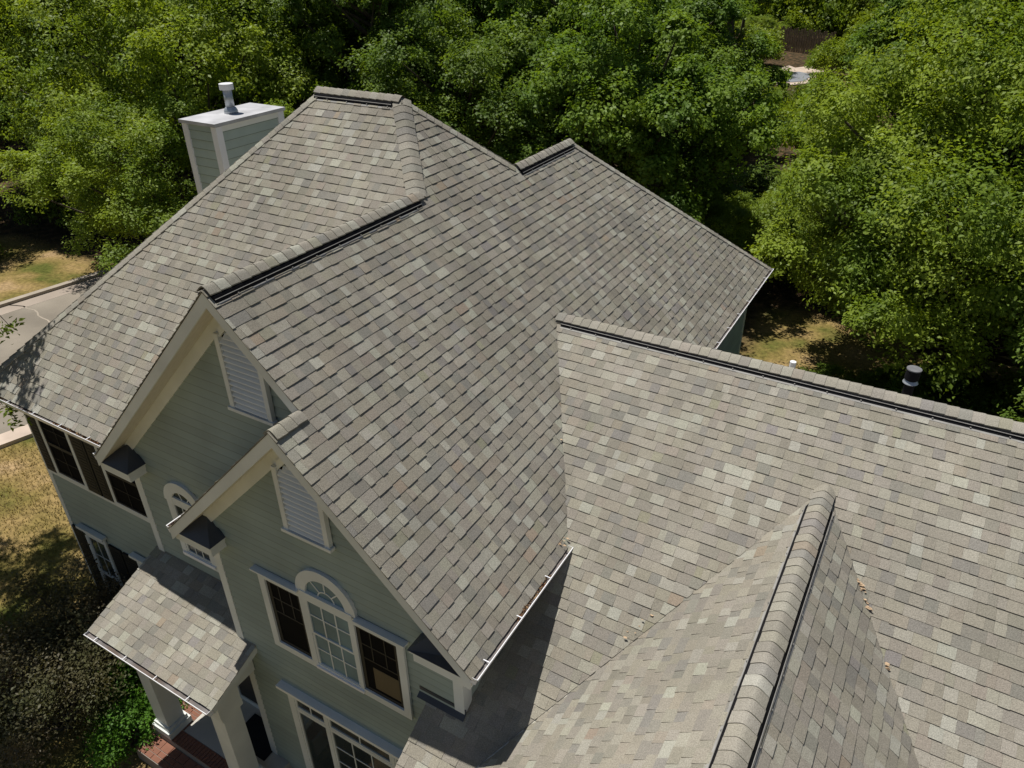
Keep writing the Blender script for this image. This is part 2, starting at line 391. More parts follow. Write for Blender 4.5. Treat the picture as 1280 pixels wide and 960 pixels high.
mb = MB()
def flakes(A, B, n, spread=.03):
    A = np.array(A, float); B = np.array(B, float)
    for i in range(n):
        p = A + (B - A) * rng.random() + [rng.normal(0, spread), rng.normal(0, spread), .03]; a = rng.uniform(0, 6.28); s_ = rng.uniform(.012, .032)
        mb.add([p + [s_ * math.cos(a + t), s_ * .5 * math.sin(a + t) , rng.uniform(0, .012)] for t in (0, 1.57, 3.14, 4.71)], [(0, 1, 2, 3)])
def onW(x, y): return (x, y, zWf(x, y))
flakes(onW(3.36, 3.08), onW(3.56, 2.80), 26, .016); flakes(onW(3.86, 2.36), onW(3.90, 2.30), 7, .012); flakes(onW(1.45, 2.06), onW(1.15, 1.62), 6, .03); flakes(onW(-1.1, 4.1), onW(.0, 2.5), 4, .04); flakes((-.05, 2.3, .03), (-.05, 2.2, .03), 12, .03)
M_LEAF = mat('dry_leaf', (.46, .33, .21), .9, .3, 20.)
tag(mb.build('leaf_litter', M_LEAF, roofo), kind='stuff')

# -------- porch roof (part of the house)
porch = MB(); porch.add(*deck(*SL['porch'][:2], th=.12)); porch = H(porch.build('porch_roof', M_TRIM))
for V, Fc, t in gen_tabs(SL['porch'][0], [(-7.01, .80), (-7.01, -.69), (-4.115, -.69), (-4.115, .28), (-4.47, .28), (-4.47, .80)], 'x'): build('shingle', V, Fc, M_SH, porch, [t] * len(Fc))

# -------- gutters
def gutter(A, B, out, w=.09, h=.10, debris=None, hang=True, zo=-.012):
    """open K-style trough along A-B; out = unit vector away from the roof"""
    A = np.array(A, float); B = np.array(B, float); out = np.array(out, float); z = np.array([0, 0, 1.])
    A = A + z * zo; B = B + z * zo
    prof = [(.0, .0), (.0, -h), (w * .72, -h), (w, -h * .35), (w, 0), (w + .012, .004), (w + .012, -.01), (w + .006, -h * .38), (w * .75, -h - .006), (-.004, -h - .006), (-.004, 0)]
    V = [P + out * a + z * b for P in (A, B) for a, b in prof]; n = len(prof)
    Fc = [(i, (i + 1) % n, (i + 1) % n + n, i + n) for i in range(n)]
    g = MB(); g.add(V, Fc)
    for P, s in ((A, 0), (B, 1)):
        q = [P + out * a + z * b for a, b in ((0, 0), (0, -h), (w * .72, -h), (w, -h * .35), (w, 0))]; g.prism(q, (B - A) / np.linalg.norm(B - A) * (.004 if s == 0 else -.004))
    go = H(g.build('gutter', M_WHITE))
    D = (B - A); Ln = np.linalg.norm(D); D /= Ln
    if hang:
        t = .25
        while t < Ln:
            p = A + D * t; mb = MB(); mb.prism([p + z * .002, p + out * (w + .004) + z * .002, p + out * (w + .004) + D * .012 + z * .002, p + D * .012 + z * .002], z * .008); mb.build('hanger', M_WHITE, go); t += .72
    mb = MB(); mb.prism([A + z * (-h * .42), B + z * (-h * .42), B + z * (-h * .42) + out * (w * .93), A + z * (-h * .42) + out * (w * .93)], z * .004); mb.build('silt', M_SILT, go)
    if debris:
        mb = MB()
        for a, b in debris:
            k = int((b - a) * 260)
            for i in range(k):
                p = A + D * rng.uniform(a, b) + out * rng.uniform(.005, w - .012) + z * (-h * .40 + rng.uniform(0, .04))
                e1 = rng.normal(size=3); e1 /= np.linalg.norm(e1); e2 = np.cross(e1, rng.normal(size=3)); e2 /= np.linalg.norm(e2); s = rng.uniform(.012, .03)
                mb.add([p + e1 * s, p + e2 * s * .5, p - e1 * s, p - e2 * s * .5], [(0, 1, 2, 3)])
        tag(mb.build('leaf_litter', M_RUST, go), kind='stuff')
    return go
gutter((.0, -.01, 0), (.0, YV - .05, 0), (1, 0, 0), debris=[(.95, 1.75)])
gutter((.0, 8.5, 0), (.0, YB, 0), (1, 0, 0))
gutter((XLE, YFE, ZFE), (XG1V - .02, YFE, ZFE), (0, -1, 0), debris=[(0, .75), (2.2, 3.4)])
gutter((-7.18, Y1F, zG1(-7.18, 0)), (-7.18, 1.0, zG1(-7.18, 0)), (-1, 0, 0), debris=[(0.02, .25)], hang=False)
gutter((-4.9, 0, zG2(-4.9, 0)), (-4.9, .78, zG2(-4.9, 0)), (-1, 0, 0), debris=[(0.02, .3)], hang=False)
gutter((-7.0, -.66, zP(0, -.66)), (-4.13, -.66, zP(0, -.66)), (0, -1, 0), w=.10)

# -------- rake boards, soffits
def frieze(x0, z0, x1, z1, y, h0=.17, h1=.41):
    mb = MB(); mb.prism([(x0, y - .04, z0 - h0), (x1, y - .04, z1 - h0), (x1, y - .04, z1 - h1), (x0, y - .04, z0 - h1)], (0, .042, 0)); return H(mb.build('frieze_board', M_TRIM))
frieze(X1, Z1, -6.85, zG1(-6.85, 0), .80); frieze(X1, Z1, X2 + .3, zR(X2 + .3, 0), .80); frieze(X2, Z2, -4.46, zG2(-4.46, 0), .28); frieze(X2, Z2, -.34, zR(-.34, 0), .28)
def rake(x0, z0, x1, z1, y, h=.2, t=.024, name='rake_board'):
    mb = MB(); mb.prism([(x0, y - t, z0 - .012), (x1, y - t, z1 - .012), (x1, y - t, z1 - h), (x0, y - t, z0 - h)], (0, t + .002, 0)); return H(mb.build(name, M_TRIM))
rake(X1, Z1, -7.18, zG1(-7.18, 0), Y1F, .20); rake(X1, Z1, X2 - .02, Z2 + .02, Y1F, .20)
rake(X2, Z2, -4.9, zG2(-4.9, 0), 0, .20); rake(X2, Z2, 0, 0, 0, .20)
mb = MB(); mb.prism([(-4.15, -.655, zP(0, -.655) - .006), (-4.15, .278, zP(0, .278) - .006), (-4.15, .278, zP(0, .278) - .15), (-4.15, -.655, zP(0, -.655) - .15)], (.022, 0, 0)); H(mb.build('rake_board', M_TRIM))
mb = MB(); mb.prism([(-6.98, -.655, zP(0, -.655) - .006), (-6.98, .798, zP(0, .798) - .006), (-6.98, .798, zP(0, .798) - .15), (-6.98, -.655, zP(0, -.655) - .15)], (-.022, 0, 0)); H(mb.build('rake_board', M_TRIM))

# -------- walls with lapped boards
def boards(wall, ax, c, out, lo, hi, z0, z1, top=None, e=.115, m=None):
    """boards on a wall; ax 'x' or 'y' runs along the wall, c is the wall's plane, out the outward sign; top(t) the height limit"""
    z = z0
    def P(t, d, zz): return (t, c + out * d, zz) if ax == 'x' else (c + out * d, t, zz)
    while z < z1:
        zt = min(z + e, z1); a0 = a1 = lo; b0 = b1 = hi
        if top:
            g = np.linspace(lo, hi, 400); ok0 = g[np.array([top(t) for t in g]) > z + .001]; ok1 = g[np.array([top(t) for t in g]) > zt]
            if len(ok0) == 0: break
            a0, b0 = ok0.min(), ok0.max()
            if len(ok1): a1, b1 = ok1.min(), ok1.max()
            else: a1 = b1 = (a0 + b0) / 2
        d0, d1 = .030, .004; j = rng.uniform(-.001, .001)
        zd = z + .013; k_ = (zd - z) / (zt - z); aa = a0 + (a1 - a0) * k_; bb = b0 + (b1 - b0) * k_
        V = [P(a0, d0 + j, z), P(b0, d0 + j, z), P(b1, d1, zt + .004), P(a1, d1, zt + .004), P(a0, 0, z), P(b0, 0, z), P(bb, d0 + j, zd), P(aa, d0 + j, zd)]
        Fc = [(7, 6, 2, 3), (0, 1, 6, 7), (5, 1, 0, 4)]
        if (ax == 'x') == (out > 0): Fc = [f[::-1] for f in Fc]
        if b0 - a0 > 2.5 and (a0, b0) == (a1, b1):
            cut = rng.uniform(a0 + .6, b0 - .6); jt = MB(); q = [P(cut - .003, d0 + .001, z + .001), P(cut + .003, d0 + .001, z + .001), P(cut + .003, d1 + .001, zt), P(cut - .003, d1 + .001, zt)]
            build('board_joint', q, [(0, 1, 2, 3)], M_SCREEN, wall)
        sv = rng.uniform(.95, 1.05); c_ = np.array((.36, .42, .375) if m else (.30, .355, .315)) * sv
        build('siding_board', V, Fc, M_BRD, wall, [c_, c_ * .78, c_ * .5])  # bottom lip and underside darkened in the colour as the shadow line between boards
        z = zt
def wallbox(name, a, b): return H(boxo(name, a, b, M_SID))
def gable_wall(name, y, yb, xl, xr, xc, slope, zc, drop=.16):
    zt = lambda x: zc - slope * abs(x - xc) - drop
    mb = MB(); mb.prism([(xl, y, GROUND), (xr, y, GROUND), (xr, y, zt(xr)), (xc, y, zt(xc)), (xl, y, zt(xl))], (0, yb - y, 0)); return H(mb.build(name, M_SID)), zt
w2, zt2 = gable_wall('wall', .28, 2.6, -4.47, -.33, X2, S1, Z2)
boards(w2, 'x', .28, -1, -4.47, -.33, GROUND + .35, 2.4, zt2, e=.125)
w1, zt1 = gable_wall('wall', .80, 4., -6.88, -.4, X1, S1, Z1)
zt1w = lambda x: zt1(x) if x < -3.6 else min(zt1(x), 9)
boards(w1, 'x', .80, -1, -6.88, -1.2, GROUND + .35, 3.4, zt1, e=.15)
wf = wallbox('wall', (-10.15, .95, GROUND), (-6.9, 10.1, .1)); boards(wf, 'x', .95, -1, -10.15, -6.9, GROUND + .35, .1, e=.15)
boards(w2, 'x', -.33, 1, 0, 0, 1, 0)
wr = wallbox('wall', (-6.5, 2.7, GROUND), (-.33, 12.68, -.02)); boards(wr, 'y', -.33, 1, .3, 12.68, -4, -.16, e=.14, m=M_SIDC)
wg = wallbox('wall', (-.45, -1.9, GROUND), (11.7, 9.2, -2.62))
# side wall of the projecting bay (left)
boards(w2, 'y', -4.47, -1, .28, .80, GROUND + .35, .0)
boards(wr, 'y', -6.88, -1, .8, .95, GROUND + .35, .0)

def cb(x0, x1, y0, y1, z0, z1): return H(boxo('corner_board', (x0, y0, z0), (x1, y1, z1), M_TRIM))
cb(-4.50, -4.36, .248, .30, -5.25, -.1); cb(-.44, -.300, .248, .29, -2.0, -.06); cb(-.33, -.298, .25, .42, -2.0, -.06)
cb(-6.91, -6.77, .768, .82, GROUND, -.12); cb(-10.18, -10.06, .918, .97, GROUND, .1)
cb(-.33, -.296, 12.56, 12.70, GROUND, -.1); 
boxo('x', (0,0,0), (0,0,0), M_TRIM) if False else None

# -------- windows
def ring(cx, cz, r0, r1, y0, y1, a0=0, a1=math.pi, n=20):
    mb = MB()
    for i in range(n):
        t0 = a0 + (a1 - a0) * i / n; t1 = a0 + (a1 - a0) * (i + 1) / n
        q = [(cx + r * math.cos(t), y0, cz + r * math.sin(t)) for r, t in ((r0, t0), (r1, t0), (r1, t1), (r0, t1))]
        mb.prism(q, (0, y1 - y0, 0))
    return mb
def frame(name, x0, x1, z0, z1, y, w, d, m, parent, back=.0):
    mb = MB(); mb.box((x0, y - d, z0), (x0 + w, y + back, z1)); mb.box((x1 - w, y - d, z0), (x1, y + back, z1))
    mb.box((x0 + w, y - d, z1 - w), (x1 - w, y + back, z1)); mb.box((x0 + w, y - d, z0), (x1 - w, y + back, z0 + w)); return mb.build(name, m, parent)
def sash(win, x0, x1, z0, z1, y, cols, rows, glass=M_GLASS, fm=M_TRIM, mw=.018, fw=.035):
    frame('sash', x0, x1, z0, z1, y, fw, .022, fm, win)
    X = np.linspace(x0 + fw, x1 - fw, cols + 1); Z = np.linspace(z0 + fw, z1 - fw, rows + 1)
    for i in range(cols):
        for j in range(rows): boxo('pane', (X[i], y - .004 - .001 * ((i + j) % 2), Z[j]), (X[i + 1], y, Z[j + 1]), glass, win)
    for i in range(1, cols): boxo('muntin', (X[i] - mw / 2, y - .014, z0 + fw), (X[i] + mw / 2, y - .006, z1 - fw), fm, win)
    for j in range(1, rows): boxo('muntin', (x0 + fw, y - .013, Z[j] - mw / 2), (x1 - fw, y - .0065, Z[j] + mw / 2), fm, win)
M_SCF = mat('dark_window_frame', (.022, .022, .021), .6, .1)
def newwin(x0, x1, z0, z1, y):
    return H(boxo('window', (x0, y - .0315, z0), (x1, y + .01, z1), M_SCREEN))
# triple window with half-round top on the small gable
yw_ = .28; y0 = yw_ - .032
W = newwin(-3.46, -1.23, -1.80, -.46, yw_)
frame('casing', -3.57, -1.12, -1.88, -.40, y0, .115, .035, M_TRIM, W)
boxo('head_trim', (-3.64, y0 - .085, -.40), (-2.80, y0 + .01, -.372), M_TRIM, W); boxo('head_trim', (-1.86, y0 - .085, -.40), (-1.06, y0 + .01, -.372), M_TRIM, W)
boxo('mullion', (-2.83, y0 - .034, -1.765), (-2.72, y0 + .001, -.515), M_TRIM, W); boxo('mullion', (-1.96, y0 - .034, -1.765), (-1.90, y0 + .001, -.515), M_TRIM, W)
boxo('sill', (-2.74, y0 - .06, -1.845), (-1.90, y0 + .002, -1.80), M_WHITE, W)
sash(W, -2.72, -1.96, -1.14, -.40 - .02, y0 - .012, 3, 2, M_GL2, mw=.02); sash(W, -2.72, -1.96, -1.79, -1.11, y0 - .002, 3, 2, M_GL2, mw=.02)
for a, b, tan in ((-3.455, -2.83, 0), (-1.90, -1.235, 1)):
    frame('sash', a, b, -1.765, -.515, y0, .06, .008, M_SCF, W)
    for i in (1, 2): boxo('muntin', (a + (b - a) * i / 3 - .008, y0 - .006, -1.1), (a + (b - a) * i / 3 + .008, y0 - .0005, -.58), M_SCF, W)
    for zz in (-.85, -1.12): boxo('muntin', (a + .06, y0 - .0065, zz - .010), (b - .06, y0 - .0008, zz + .010), M_SCF, W)
    if tan: boxo('blind', (a + .19, y0 - .004, -1.66), (b - .062, y0, -1.24), M_BLIND, W)
cx_, cz_ = -2.34, -.36
mb = ring(cx_, cz_, .335, .50, y0 - .038, y0 + .012, -.02, math.pi + .02, 28); mb.build('arch_casing', M_TRIM, W)
mb = MB(); mb.prism([(cx_ + .34 * math.cos(t), y0 - .006, cz_ + .34 * math.sin(t)) for t in np.linspace(0, math.pi, 24)], (0, .01, 0)); mb.build('pane', M_GL2, W)
boxo('mullion', (-2.78, y0 - .05, -.415), (-1.90, y0 + .002, -.345), M_TRIM, W)
for t in (.25, .5, .75):
    c, s = math.cos(t * math.pi), math.sin(t * math.pi); n_ = np.array([-s, 0, c]) * .009
    a = np.array([cx_ + .14 * c, y0 - .014, cz_ + .14 * s]); b = np.array([cx_ + .34 * c, y0 - .014, cz_ + .34 * s])
    mb = MB(); mb.prism([a - n_, b - n_, b + n_, a + n_], (0, .007, 0)); mb.build('muntin', M_TRIM, W)
ring(cx_, cz_, .13, .148, y0 - .0145, y0 - .0065, 0, math.pi, 14).build('muntin', M_TRIM, W)
# lower wide window with transoms
W = newwin(-3.45, -.86, -4.95, -2.95, yw_)
frame('casing', -3.60, -.75, -5.05, -2.88, y0, .13, .035, M_TRIM, W)
boxo('cornice', (-3.72, y0 - .11, -2.88), (-.62, y0 + .01, -2.82), M_LOUV, W); boxo('cornice', (-3.67, y0 - .06, -2.94), (-.68, y0 - .036, -2.881), M_LOUV, W)
for a, b in ((-3.47, -2.86), (-2.80, -1.62), (-1.56, -.88)):
    sash(W, a, b, -3.28, -3.01, y0 - .004, 2, 1); sash(W, a, b, -4.92, -3.33, y0 - .004, 1 if b < -2.8 else 3, 1 if b < -2.8 else 4)
for a in (-2.86, -1.62): boxo('mullion', (a, y0 - .034, -4.92), (a + .06, y0, -3.01), M_TRIM, W)
boxo('mullion', (-3.47, y0 - .03, -3.33), (-.88, y0 - .0265, -3.28), M_TRIM, W)
# arched window of the big gable
yw_ = .80; y0 = yw_ - .032; W = newwin(-6.0, -5.42, -1.72, -.62, yw_); cx_, cz_ = -5.72, -.62
frame('casing', -6.13, -5.31, -1.80, -.52, y0, .12, .035, M_TRIM, W); ring(cx_, cz_, .26, .44, y0 - .04, y0 + .012, 0, math.pi, 24).build('arch_casing', M_TRIM, W)
mb = MB(); mb.prism([(cx_ + .27 * math.cos(t), y0 - .006, cz_ + .27 * math.sin(t)) for t in np.linspace(0, math.pi, 20)], (0, .01, 0)); mb.build('pane', M_GLASS, W)
for t in (.3, .62):
    c, s = math.cos(t * math.pi), math.sin(t * math.pi); n_ = np.array([-s, 0, c]) * .008; a = np.array([cx_, y0 - .014, cz_]); b = np.array([cx_ + .27 * c, y0 - .014, cz_ + .27 * s])
    mb = MB(); mb.prism([a - n_, b - n_, b + n_, a + n_], (0, .007, 0)); mb.build('muntin', M_TRIM, W)
sash(W, -6.01, -5.43, -1.19, -.64, y0 - .008, 3, 2); sash(W, -6.01, -5.43, -1.69, -1.16, y0 - .002, 3, 2)
boxo('sill', (-6.1, y0 - .06, -1.74), (-5.34, y0, -1.69), M_WHITE, W)
# main front: windows with dark shutters
yw_ = .95; y0 = yw_ - .032
for (a, b, z0, z1, sh) in ((-9.68, -8.88, -1.60, -.22, ((-10.06, -9.76), (-8.80, -8.43))), (-8.0, -7.15, -1.60, -.22, ((-8.38, -8.10),)),
                           (-9.60, -9.05, -5.1, -3.05, ((-10.06, -9.72), (-8.93, -8.56))), (-8.0, -7.3, -5.1, -3.05, ((-8.50, -8.12),))):
    W = newwin(a, b, z0, z1, yw_); frame('casing', a - .08, b + .06, z0 - .07, z1 + .05, y0, .08, .03, M_TRIM, W)
    sash(W, a, b, (z0 + z1) / 2, z1 - .03, y0 - .004, 2, 2, M_SCREEN if z0 > -2 else M_GLASS, M_SCF if z0 > -2 else M_TRIM, .012)
    sash(W, a, b, z0 + .01, (z0 + z1) / 2 - .002, y0 - .001, 2, 2, M_SCREEN if z0 > -2 else M_GLASS, M_SCF if z0 > -2 else M_TRIM, .012)
    if z0 < -2:
        boxo('cornice', (a - .14, y0 - .10, z1 + .14), (b + .12, y0, z1 + .2), M_TRIM, W); boxo('frieze', (a - .08, y0 - .034, z1 + .051), (b + .06, y0, z1 + .14), M_TRIM, W)
    for s0, s1 in sh:
        s = H(boxo('shutter', (s0, y0 - .03, z0 - .04), (s1, y0 + .002, z1 + .02), M_SHUT))
        for zz in np.arange(z0 + .04, z1 - .06, .07): boxo('slat', (s0 + .05, y0 - .036, zz), (s1 - .05, y0 - .0305, zz + .045), M_SHUT, s)
H(boxo('belt_trim', (-10.06, .90, -1.72), (-6.92, .925, -1.66), M_TRIM))

# -------- louvred gable vents
def gvent(xc, y, zb, zc, hw=.365):
    y0 = y - .032; zt = lambda x: zc - S1 * abs(x - xc) - .36
    v = H(boxo('gable_vent', (xc - hw + .04, y0 - .004, zb + .04), (xc + hw - .04, y + .01, zt(xc + hw) - .02), M_SCREEN))
    mb = MB(); fw = .075
    mb.box((xc - hw, y0 - .062, zb), (xc - hw + fw, y0, zt(xc - hw))); mb.box((xc + hw - fw, y0 - .062, zb), (xc + hw, y0, zt(xc + hw)))
    for s in (-1, 1):
        mb.prism([(xc + s * (hw - fw + .0), y0 - .034, zt(xc + hw - fw)), (xc, y0 - .034, zt(xc)), (xc, y0 - .034, zt(xc) - .12), (xc + s * (hw - fw), y0 - .034, zt(xc + hw - fw) - .12)], (0, .034, 0))
    mb.build('frame', M_TRIM, v); boxo('sill', (xc - hw - .03, y0 - .085, zb - .045), (xc + hw + .03, y0, zb), M_TRIM, v)
    z = zb + .01
    while z < zt(xc) - .2:
        h = min(hw - fw, max(.05, (zc - .36 - .12 - (z + .07)) / S1))
        h = min(hw - fw, max(.05, h))
        mb = MB(); mb.prism([(xc - h, y0 - .058, z), (xc - h, y0 - .054, z + .012), (xc - h, y0 - .006, z + .062), (xc - h, y0 - .012, z + .052)], (2 * h, 0, 0)); mb.build('slat', M_LOUV, v)
        z += .082
gvent(X1, .80, 1.80, Z1); gvent(X2, .28, .72, Z2)

# -------- eave returns under the gables
def ret(x0, x1, y0, y1, z, side):
    """boxed return with a small hipped roof, from the eave corner x0 inwards to x1"""
    r = H(boxo('eave_return', (min(x0, x1), y0, z - .26), (max(x0, x1), y1, z - .07), M_TRIM)); s = 1 if x1 > x0 else -1
    boxo('crown', (min(x0, x1) - (.03 if s < 0 else -.0), y0 - .03, z - .10), (max(x0, x1) + (.03 if s > 0 else 0), y1, z - .066), M_TRIM, r)
    mb = MB(); A = (x0, y0 - .04, z - .065); B = (x1 + s * .05, y0 - .04, z - .065); C = (x1 + s * .05, y1, z - .065); D = (x0, y1, z - .055); E = (x1 - s * .26, y1, z + .20)
    mb.add([A, B, C, D, E, (x0, y1, z - .065)], [(0, 1, 4, 3) if s > 0 else (3, 4, 1, 0), (1, 2, 4) if s > 0 else (4, 2, 1), (0, 3, 5), (3, 4, 2, 5)]); mb.build('return_roof', M_FLASH, r)
ret(-.03, -.80, .02, .26, -.03, 1); ret(-4.88, -4.15, .02, .26, -.03, 1)
ret(-7.16, -6.50, .49, .78, -.02, 1)
# step flashing at the foot of the gable wall on the wing roof
mb = MB()
for (xa, xb) in ((-.97, -.28),):
    a = zWf(0, .28); b = zWf(0, .185)
    mb.prism([(xa, .262, a + .10), (xb, .262, a + .10), (xb, .262, a + .02), (xa, .262, a + .02)], (0, -.006, 0)); mb.prism([(xa, .262, a + .022), (xb, .262, a + .022), (xb, .185, b + .024), (xa, .185, b + .024)], (0, 0, .003))
H(mb.build('flashing', M_FLASH))
mb = MB(); mb.prism([(-.79, DYE, zWf(0, DYE) - .01), (-.79, .25, zWf(0, .25) - .01), (-.79, .25, zWf(0, .25) - .18), (-.79, DYE, zWf(0, DYE) - .18)], (-.022, 0, 0)); H(mb.build('rake_board', M_TRIM))

# -------- chimney
ch = H(boxo('chimney', (-11.38, 6.52, GROUND), (-10.42, 8.36, 3.42), M_SIDC))
for zz in np.arange(-.9, 3.40, .19):
    for (a, b, c, out, ax) in ((-11.38, -10.42, 6.52, -1, 'x'), (6.52, 8.36, -10.42, 1, 'y')):
        P = (lambda t, d, z: (t, c + out * d, z)) if ax == 'x' else (lambda t, d, z: (c + out * d, t, z))
        z1 = min(zz + .19, 3.41); V = [P(a, .028, zz), P(b, .028, zz), P(b, .006, z1 + .005), P(a, .006, z1 + .005), P(a, 0, zz), P(b, 0, zz), P(b, .028, zz + .012), P(a, .028, zz + .012)]
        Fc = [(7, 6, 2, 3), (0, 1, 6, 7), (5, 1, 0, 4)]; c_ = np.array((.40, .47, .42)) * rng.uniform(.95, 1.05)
        build('siding_board', V, Fc, M_BRD, ch, [c_, c_ * .5, c_ * .5])  # shadow under each lap painted into the lip and underside tones
for a, b in (((-11.43, 6.47, -1), (-11.27, 6.60, 3.41)), ((-10.50, 8.24, -1), (-10.37, 8.41, 3.41)), ((-10.53, 6.47, -1), (-10.37, 6.63, 3.41))): boxo('corner_board', a, b, M_WHITE, ch)
boxo('frieze', (-10.415, 6.63, 3.30), (-10.385, 8.24, 3.41), M_LOUV, ch); 
mb = MB(); mb.box((-11.46, 6.43, 3.42), (-10.34, 8.45, 3.49)); mb.build('chimney_cap', M_CAPM, ch)
def px2plane(): pass
cxv, cyv = -10.93, 7.42
mb = MB(); mb.tube([(cxv, cyv, 3.49), (cxv, cyv, 3.54), (cxv, cyv, 3.60), (cxv, cyv, 3.62)], [.15, .15, .12, .10], 20); mb.tube([(cxv, cyv, 3.6), (cxv, cyv, 3.98)], [.095, .095], 20)
fl = mb.build('flue', M_GALV, ch, True); mb = MB(); mb.tube([(cxv, cyv, 3.98), (cxv, cyv, 4.10)], [.15, .15], 22); mb.build('flue_cap', M_WHITE, ch)

# -------- roof vents behind the wing ridge
vx, vy = 3.36, 5.95; zb = zWb(vx, vy) - .06
mb = MB(); mb.tube([(vx, vy, zb - .1), (vx, vy, zb + .42)], [.068, .068], 18); vp = H(mb.build('vent_pipe', M_BLK))
mb = MB(); mb.tube([(vx, vy, zb + .34), (vx, vy, zb + .36), (vx, vy, zb + .40)], [.075, .10, .075], 20); mb.build('collar', M_GALV, vp)
mb = MB(); mb.tube([(vx, vy, zb + .42), (vx, vy, zb + .56)], [.092, .092], 20); mb.build('vent_cap', M_BLK, vp)
mb = MB(); mb.tube([(vx, vy, zb + .56), (vx, vy, zb + .575)], [.096, .096], 20); mb.build('vent_lid', M_LID, vp)
vx, vy = 1.82, 6.0; zb = zWb(vx, vy); mb = MB(); mb.tube([(vx, vy, zb - .1), (vx, vy, zb + .20)], [.045, .045], 12); H(mb.build('plumbing_pipe', M_WHITE))

# -------- porch
def column(cx, cy, z0, z1, r=.17):
    c = H(boxo('column', (cx - r, cy - r, z0 + .22), (cx + r, cy + r, z1 - .12), M_TRIM))
    boxo('base', (cx - r - .07, cy - r - .07, z0), (cx + r + .07, cy + r + .07, z0 + .14), M_TRIM, c); boxo('base_moulding', (cx - r - .035, cy - r - .035, z0 + .14), (cx + r + .035, cy + r + .035, z0 + .22), M_TRIM, c)
    boxo('capital', (cx - r - .04, cy - r - .04, z1 - .12), (cx + r + .04, cy + r + .04, z1), M_TRIM, c); return c
column(-6.42, -.26, -5.25, -2.98, .16); column(-4.5, -.30, -5.25, -3.25, .16)
H(boxo('porch_beam', (-6.62, -.50, -2.98), (-4.30, -.14, -2.70), M_TRIM)); H(boxo('porch_beam', (-4.70, -.52, -3.25), (-4.28, -.12, -2.715), M_TRIM))
H(boxo('porch_beam', (-4.60, -.12, -2.95), (-4.30, .245, -2.52), M_TRIM)); H(boxo('porch_ceiling', (-6.9, -.6, -2.74), (-4.3, .8, -2.705), M_TRIM)) if False else None
slab = H(boxo('porch_floor', (-6.15, -.25, GROUND), (-4.1, .78, -5.25), M_SLAB))
d = H(boxo('front_door', (-5.75, .74, -5.22), (-4.9, .775, -3.15), M_DOOR)); frame('door_frame', -5.87, -4.78, -5.25, -3.02, .775, .11, .05, M_TRIM, d)
mb = MB(); mb.box((-5.68, .725, -4.0), (-4.97, .738, -3.3)); mb.build('door_glass', M_GLASS, d)
for i in range(3): boxo('door_bar', (-5.5 + .18 * i, .715, -4.0), (-5.48 + .18 * i, .7249, -3.3), M_TRIM, d)
dm = boxo('door_mat', (-5.30, .05, -5.246), (-4.48, .62, -5.225), M_MAT); tag(dm, 'black door mat lying on the pale porch floor by the front door', 'door mat')

# -------- brick edging and steps
st = empty('brick_steps', (-5.4, -.5, GROUND)); tag(st, 'red brick steps and brick edging in front of the porch columns', 'steps')
sinv = Matrix.Translation((5.4, .5, -GROUND))
def S(o): o.parent = st; o.matrix_parent_inverse = sinv; return o
S(boxo('mortar_bed', (-6.75, -.49, GROUND), (-4.0, -.252, -5.262), M_MORT)); S(boxo('mortar_bed', (-6.75, -.252, GROUND), (-6.152, .78, -5.262), M_MORT)); S(boxo('mortar_bed', (-6.75, -.86, GROUND), (-4.0, -.49, -5.412), M_MORT))
bm_ = {}
def brick(x, y, z, lx, ly, lz=.07):
    k = (lx, ly)
    if k not in bm_:
        mb = MB(); mb.box((0, 0, 0), (lx, ly, lz)); o = mb.build('brick', M_BRICK); bm_[k] = o.data
    else:
        o = bpy.data.objects.new('brick', bm_[k]); COL.objects.link(o)
    o.location = (x, y, z + rng.uniform(-.002, .003)); S(o)
x = -6.74
while x < -4.1: brick(x, -.485, -5.318, .062, .225); x += .073
y = -.24
while y < .70:
    for c in range(3): brick(-6.745 + c * .2, y, -5.318, .19, .062)
    y += .073
x = -6.74
while x < -4.1:
    brick(x, -.85, -5.468, .19, .088); brick(x + .05, -.752, -5.468, .19, .088); brick(x, -.654, -5.468, .19, .15); x += .201
x = -6.74
while x < -4.1:
    brick(x, -.858, -5.60, .19, .01, .06); x += .201

